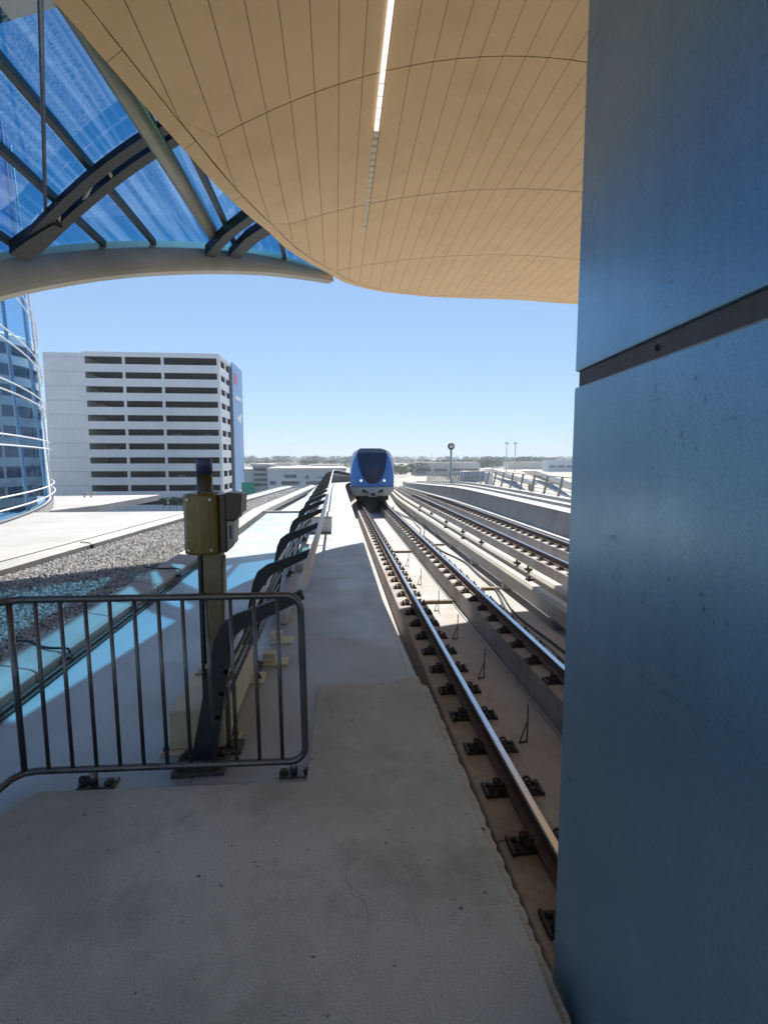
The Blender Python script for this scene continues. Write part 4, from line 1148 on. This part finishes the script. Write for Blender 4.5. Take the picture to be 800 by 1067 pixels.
for s in (-1, 1):
    # silver side sweeps on the nose
    b = MB(); rows = []
    for j in range(20):
        z = 1.75 + 1.45 * j / 19; w_ = halfw(z); wi = w_ - .05 - .22 * ((z - 1.75) / 1.45) ** 1.3
        rows.append([b.bm.verts.new((XC + s * x, nose_y(x, z) - .012, z)) for x in np.linspace(wi, w_ + .001, 5)])
    for A, B in zip(rows, rows[1:]):
        for k in range(4): b.bm.faces.new((A[k], A[k + 1], B[k + 1], B[k])).smooth = True
    b.build('side_sweep', M['tsilver'], tr)
    y_ = nose_y(.62, 1.40)
    b = MB(); b.lathe([(.06, 0), (.05, -.03)], (XC + s * .70, y_ - .005, 1.42), 14, axis='y'); b.build('headlight', M['head'], tr)
b = MB(); b.box(XC - .26, XC + .26, YT - .35, YT + .4, .46, .78); cp = b.build('coupler', M['tgrey'], tr, bevel=.04)
b = MB(); b.box(XC - .15, XC + .15, YT - .36, YT - .352, .53, .70); b.build('coupler_face', M['tdark'], cp)
b = MB(); b.box(XC - .62, XC + .62, YT + .05, YT + .5, .70, .90); b.build('coupler_recess', M['tdark'], tr)
b = MB(); b.tube([(XC - .28, nose_y(.28, 1.30) - .05, 1.30), (XC + .05, nose_y(.05, 1.62) - .05, 1.62), (XC + .34, nose_y(.34, 1.98) - .05, 1.98)], .016, 6); b.build('wiper', M['tdark'], tr)
b = MB()
for k_ in range(20):
    pass
b.tube([(XC + x_, nose_y(x_, 1.03) - .006, 1.03) for x_ in np.linspace(-1.28, 1.28, 24)], .012, 6); b.build('nose_seam', M['tdark'], tr)
# car bodies
for c_ in range(3):
    y0, y1 = YT + .5 + c_ * 17.6, YT + 17.6 + c_ * 17.6
    if c_: y0 += .35
    b = MB(); frs = []
    n = 10
    prof = [(halfw(z), z) for z in (.55, .7, .85, 1.0, 1.4, 2.0, 2.5, 2.9, 3.15, 3.28, 3.34)]
    prof = prof + [(-x, z) for x, z in prof[::-1]]
    b.sweep(prof, [(lambda a, q, y=y: bp(a, y, q)) for y in np.linspace(y0 + (.45 if c_ == 0 else 0), y1, n)], smooth=False)
    cb = b.build('car_body', M['tsilver'], tr)
    for s in (-1, 1):
        b = MB(); x_ = s * 1.348
        b.sweep([(x_, 1.45), (x_ - s * .02, 1.45), (x_ - s * .04, 2.55), (x_ - s * .015, 2.55)], [(lambda a, q, y=y: bp(a, y, q)) for y in np.linspace(y0 + 1.0, y1 - .4, n)]); b.build('side_window', M['tglass'], cb)
        b = MB(); b.sweep([(x_ + s * .002, .78), (x_ - s * .09, .78), (x_ - s * .05, 1.0), (x_ + s * .002, 1.0)], [(lambda a, q, y=y: bp(a, y, q)) for y in np.linspace(y0 + .6, y1 - .2, n)]); b.build('blue_stripe', M['tblue'], cb)
    for yb_ in (y0 + 2.0, y1 - 3.2):
        b = MB(); p = bend(XC, yb_, 0); b.box(p.x - 1.0, p.x + 1.0, yb_ - 1.3, yb_ + 1.3, p.z + .18, p.z + .56); bg_ = b.build('bogie', M['tdark'], tr)
        for s in (-1, 1):
            for dy in (-.95, .95):
                b = MB(); rot = [(math.cos(k * math.pi / 9) * .40, math.sin(k * math.pi / 9) * .40) for k in range(18)]
                b.plate([(yb_ + dy + a_, p.z + .402 + q_) for a_, q_ in rot], 'x', p.x + s * .715 - .06, p.x + s * .715 + .06); b.build('wheel', M['railside'], bg_)
    b = MB(); b.sweep([(-.8, 3.34), (.8, 3.34), (.7, 3.46), (-.7, 3.46)], [(lambda a, q, y=y: bp(a, y, q)) for y in np.linspace(y0 + 3, y1 - 3, 6)]); b.build('roof_unit', M['troof'], cb)

# ------------------------------------------------------------------ light, sky, camera
AZ = math.atan2(.07, .71); EL = math.atan2(1.0, math.hypot(.07, .71))
w = bpy.data.worlds.new('World'); sc.world = w; w.use_nodes = True
nt = w.node_tree; bg = nt.nodes['Background']; sky = nt.nodes.new('ShaderNodeTexSky'); sky.sky_type = 'NISHITA'; sky.sun_disc = False
sky.sun_elevation = EL; sky.sun_rotation = AZ; sky.altitude = 0; sky.air_density = 1.0; sky.dust_density = .1; sky.ozone_density = 3.0
gm = nt.nodes.new('ShaderNodeGamma'); gm.inputs[1].default_value = .55; nt.links.new(sky.outputs[0], gm.inputs[0])
tn = nt.nodes.new('ShaderNodeMix'); tn.data_type = 'RGBA'; tn.blend_type = 'MULTIPLY'; tn.inputs[0].default_value = 1.0; tn.inputs[7].default_value = (1.29, 1.66, 2.08, 1)
nt.links.new(gm.outputs[0], tn.inputs[6]); nt.links.new(tn.outputs[2], bg.inputs[0]); bg.inputs[1].default_value = .05
ld = bpy.data.lights.new('sun', 'SUN'); ld.energy = 2.8; ld.angle = R(.53); ld.color = (1, .95, .87)
lo = bpy.data.objects.new('sun', ld); COL.objects.link(lo)
sd = Vector((math.sin(AZ) * math.cos(EL), math.cos(AZ) * math.cos(EL), math.sin(EL)))
lo.rotation_euler = (-sd).to_track_quat('-Z', 'Y').to_euler(); lo.location = (20, 30, 60)
cd = bpy.data.cameras.new('camera'); co = bpy.data.objects.new('camera', cd); COL.objects.link(co)
co.matrix_world = Matrix((( _r.x, _u.x, -_f.x, 0), (_r.y, _u.y, -_f.y, 0), (_r.z, _u.z, -_f.z, EYE), (0, 0, 0, 1)))
cd.sensor_fit = 'HORIZONTAL'; cd.sensor_width = 36; cd.lens = 36 * F / 800; cd.clip_start = .05; cd.clip_end = 12000
sc.camera = co
sc.view_settings.view_transform = 'Standard'; sc.view_settings.look = 'None'; sc.view_settings.gamma = 1; sc.view_settings.use_curve_mapping = False
sc.view_settings.exposure = 1.6
sc.cycles.max_bounces = 10; sc.cycles.diffuse_bounces = 5; sc.cycles.transparent_max_bounces = 16; sc.cycles.caustics_reflective = False; sc.cycles.caustics_refractive = False
sc.cycles.use_denoising = True
for o in list(bpy.data.objects):
    if o.type == 'MESH' and len(o.data.vertices) == 0: bpy.data.objects.remove(o)

# ------------------------------------------------------------------ air
hm = bpy.data.materials.new('haze_air'); hm.use_nodes = True; nt = hm.node_tree
for n_ in list(nt.nodes):
    if n_.type != 'OUTPUT_MATERIAL': nt.nodes.remove(n_)
pv_ = nt.nodes.new('ShaderNodeVolumePrincipled'); pv_.inputs['Color'].default_value = (.80, .88, .96, 1); pv_.inputs['Density'].default_value = .00042; pv_.inputs['Anisotropy'].default_value = .2
nt.links.new(pv_.outputs[0], nt.nodes['Material Output'].inputs['Volume'])
b = MB(); b.box(-3600, 3600, -500, 4600, GZ - 1, 60)
hz_o = b.build('haze', hm); hz_o['kind'] = 'stuff'; hz_o['label'] = 'pale haze in the air toward the horizon'; hz_o['category'] = 'haze'
sc.cycles.volume_bounces = 0
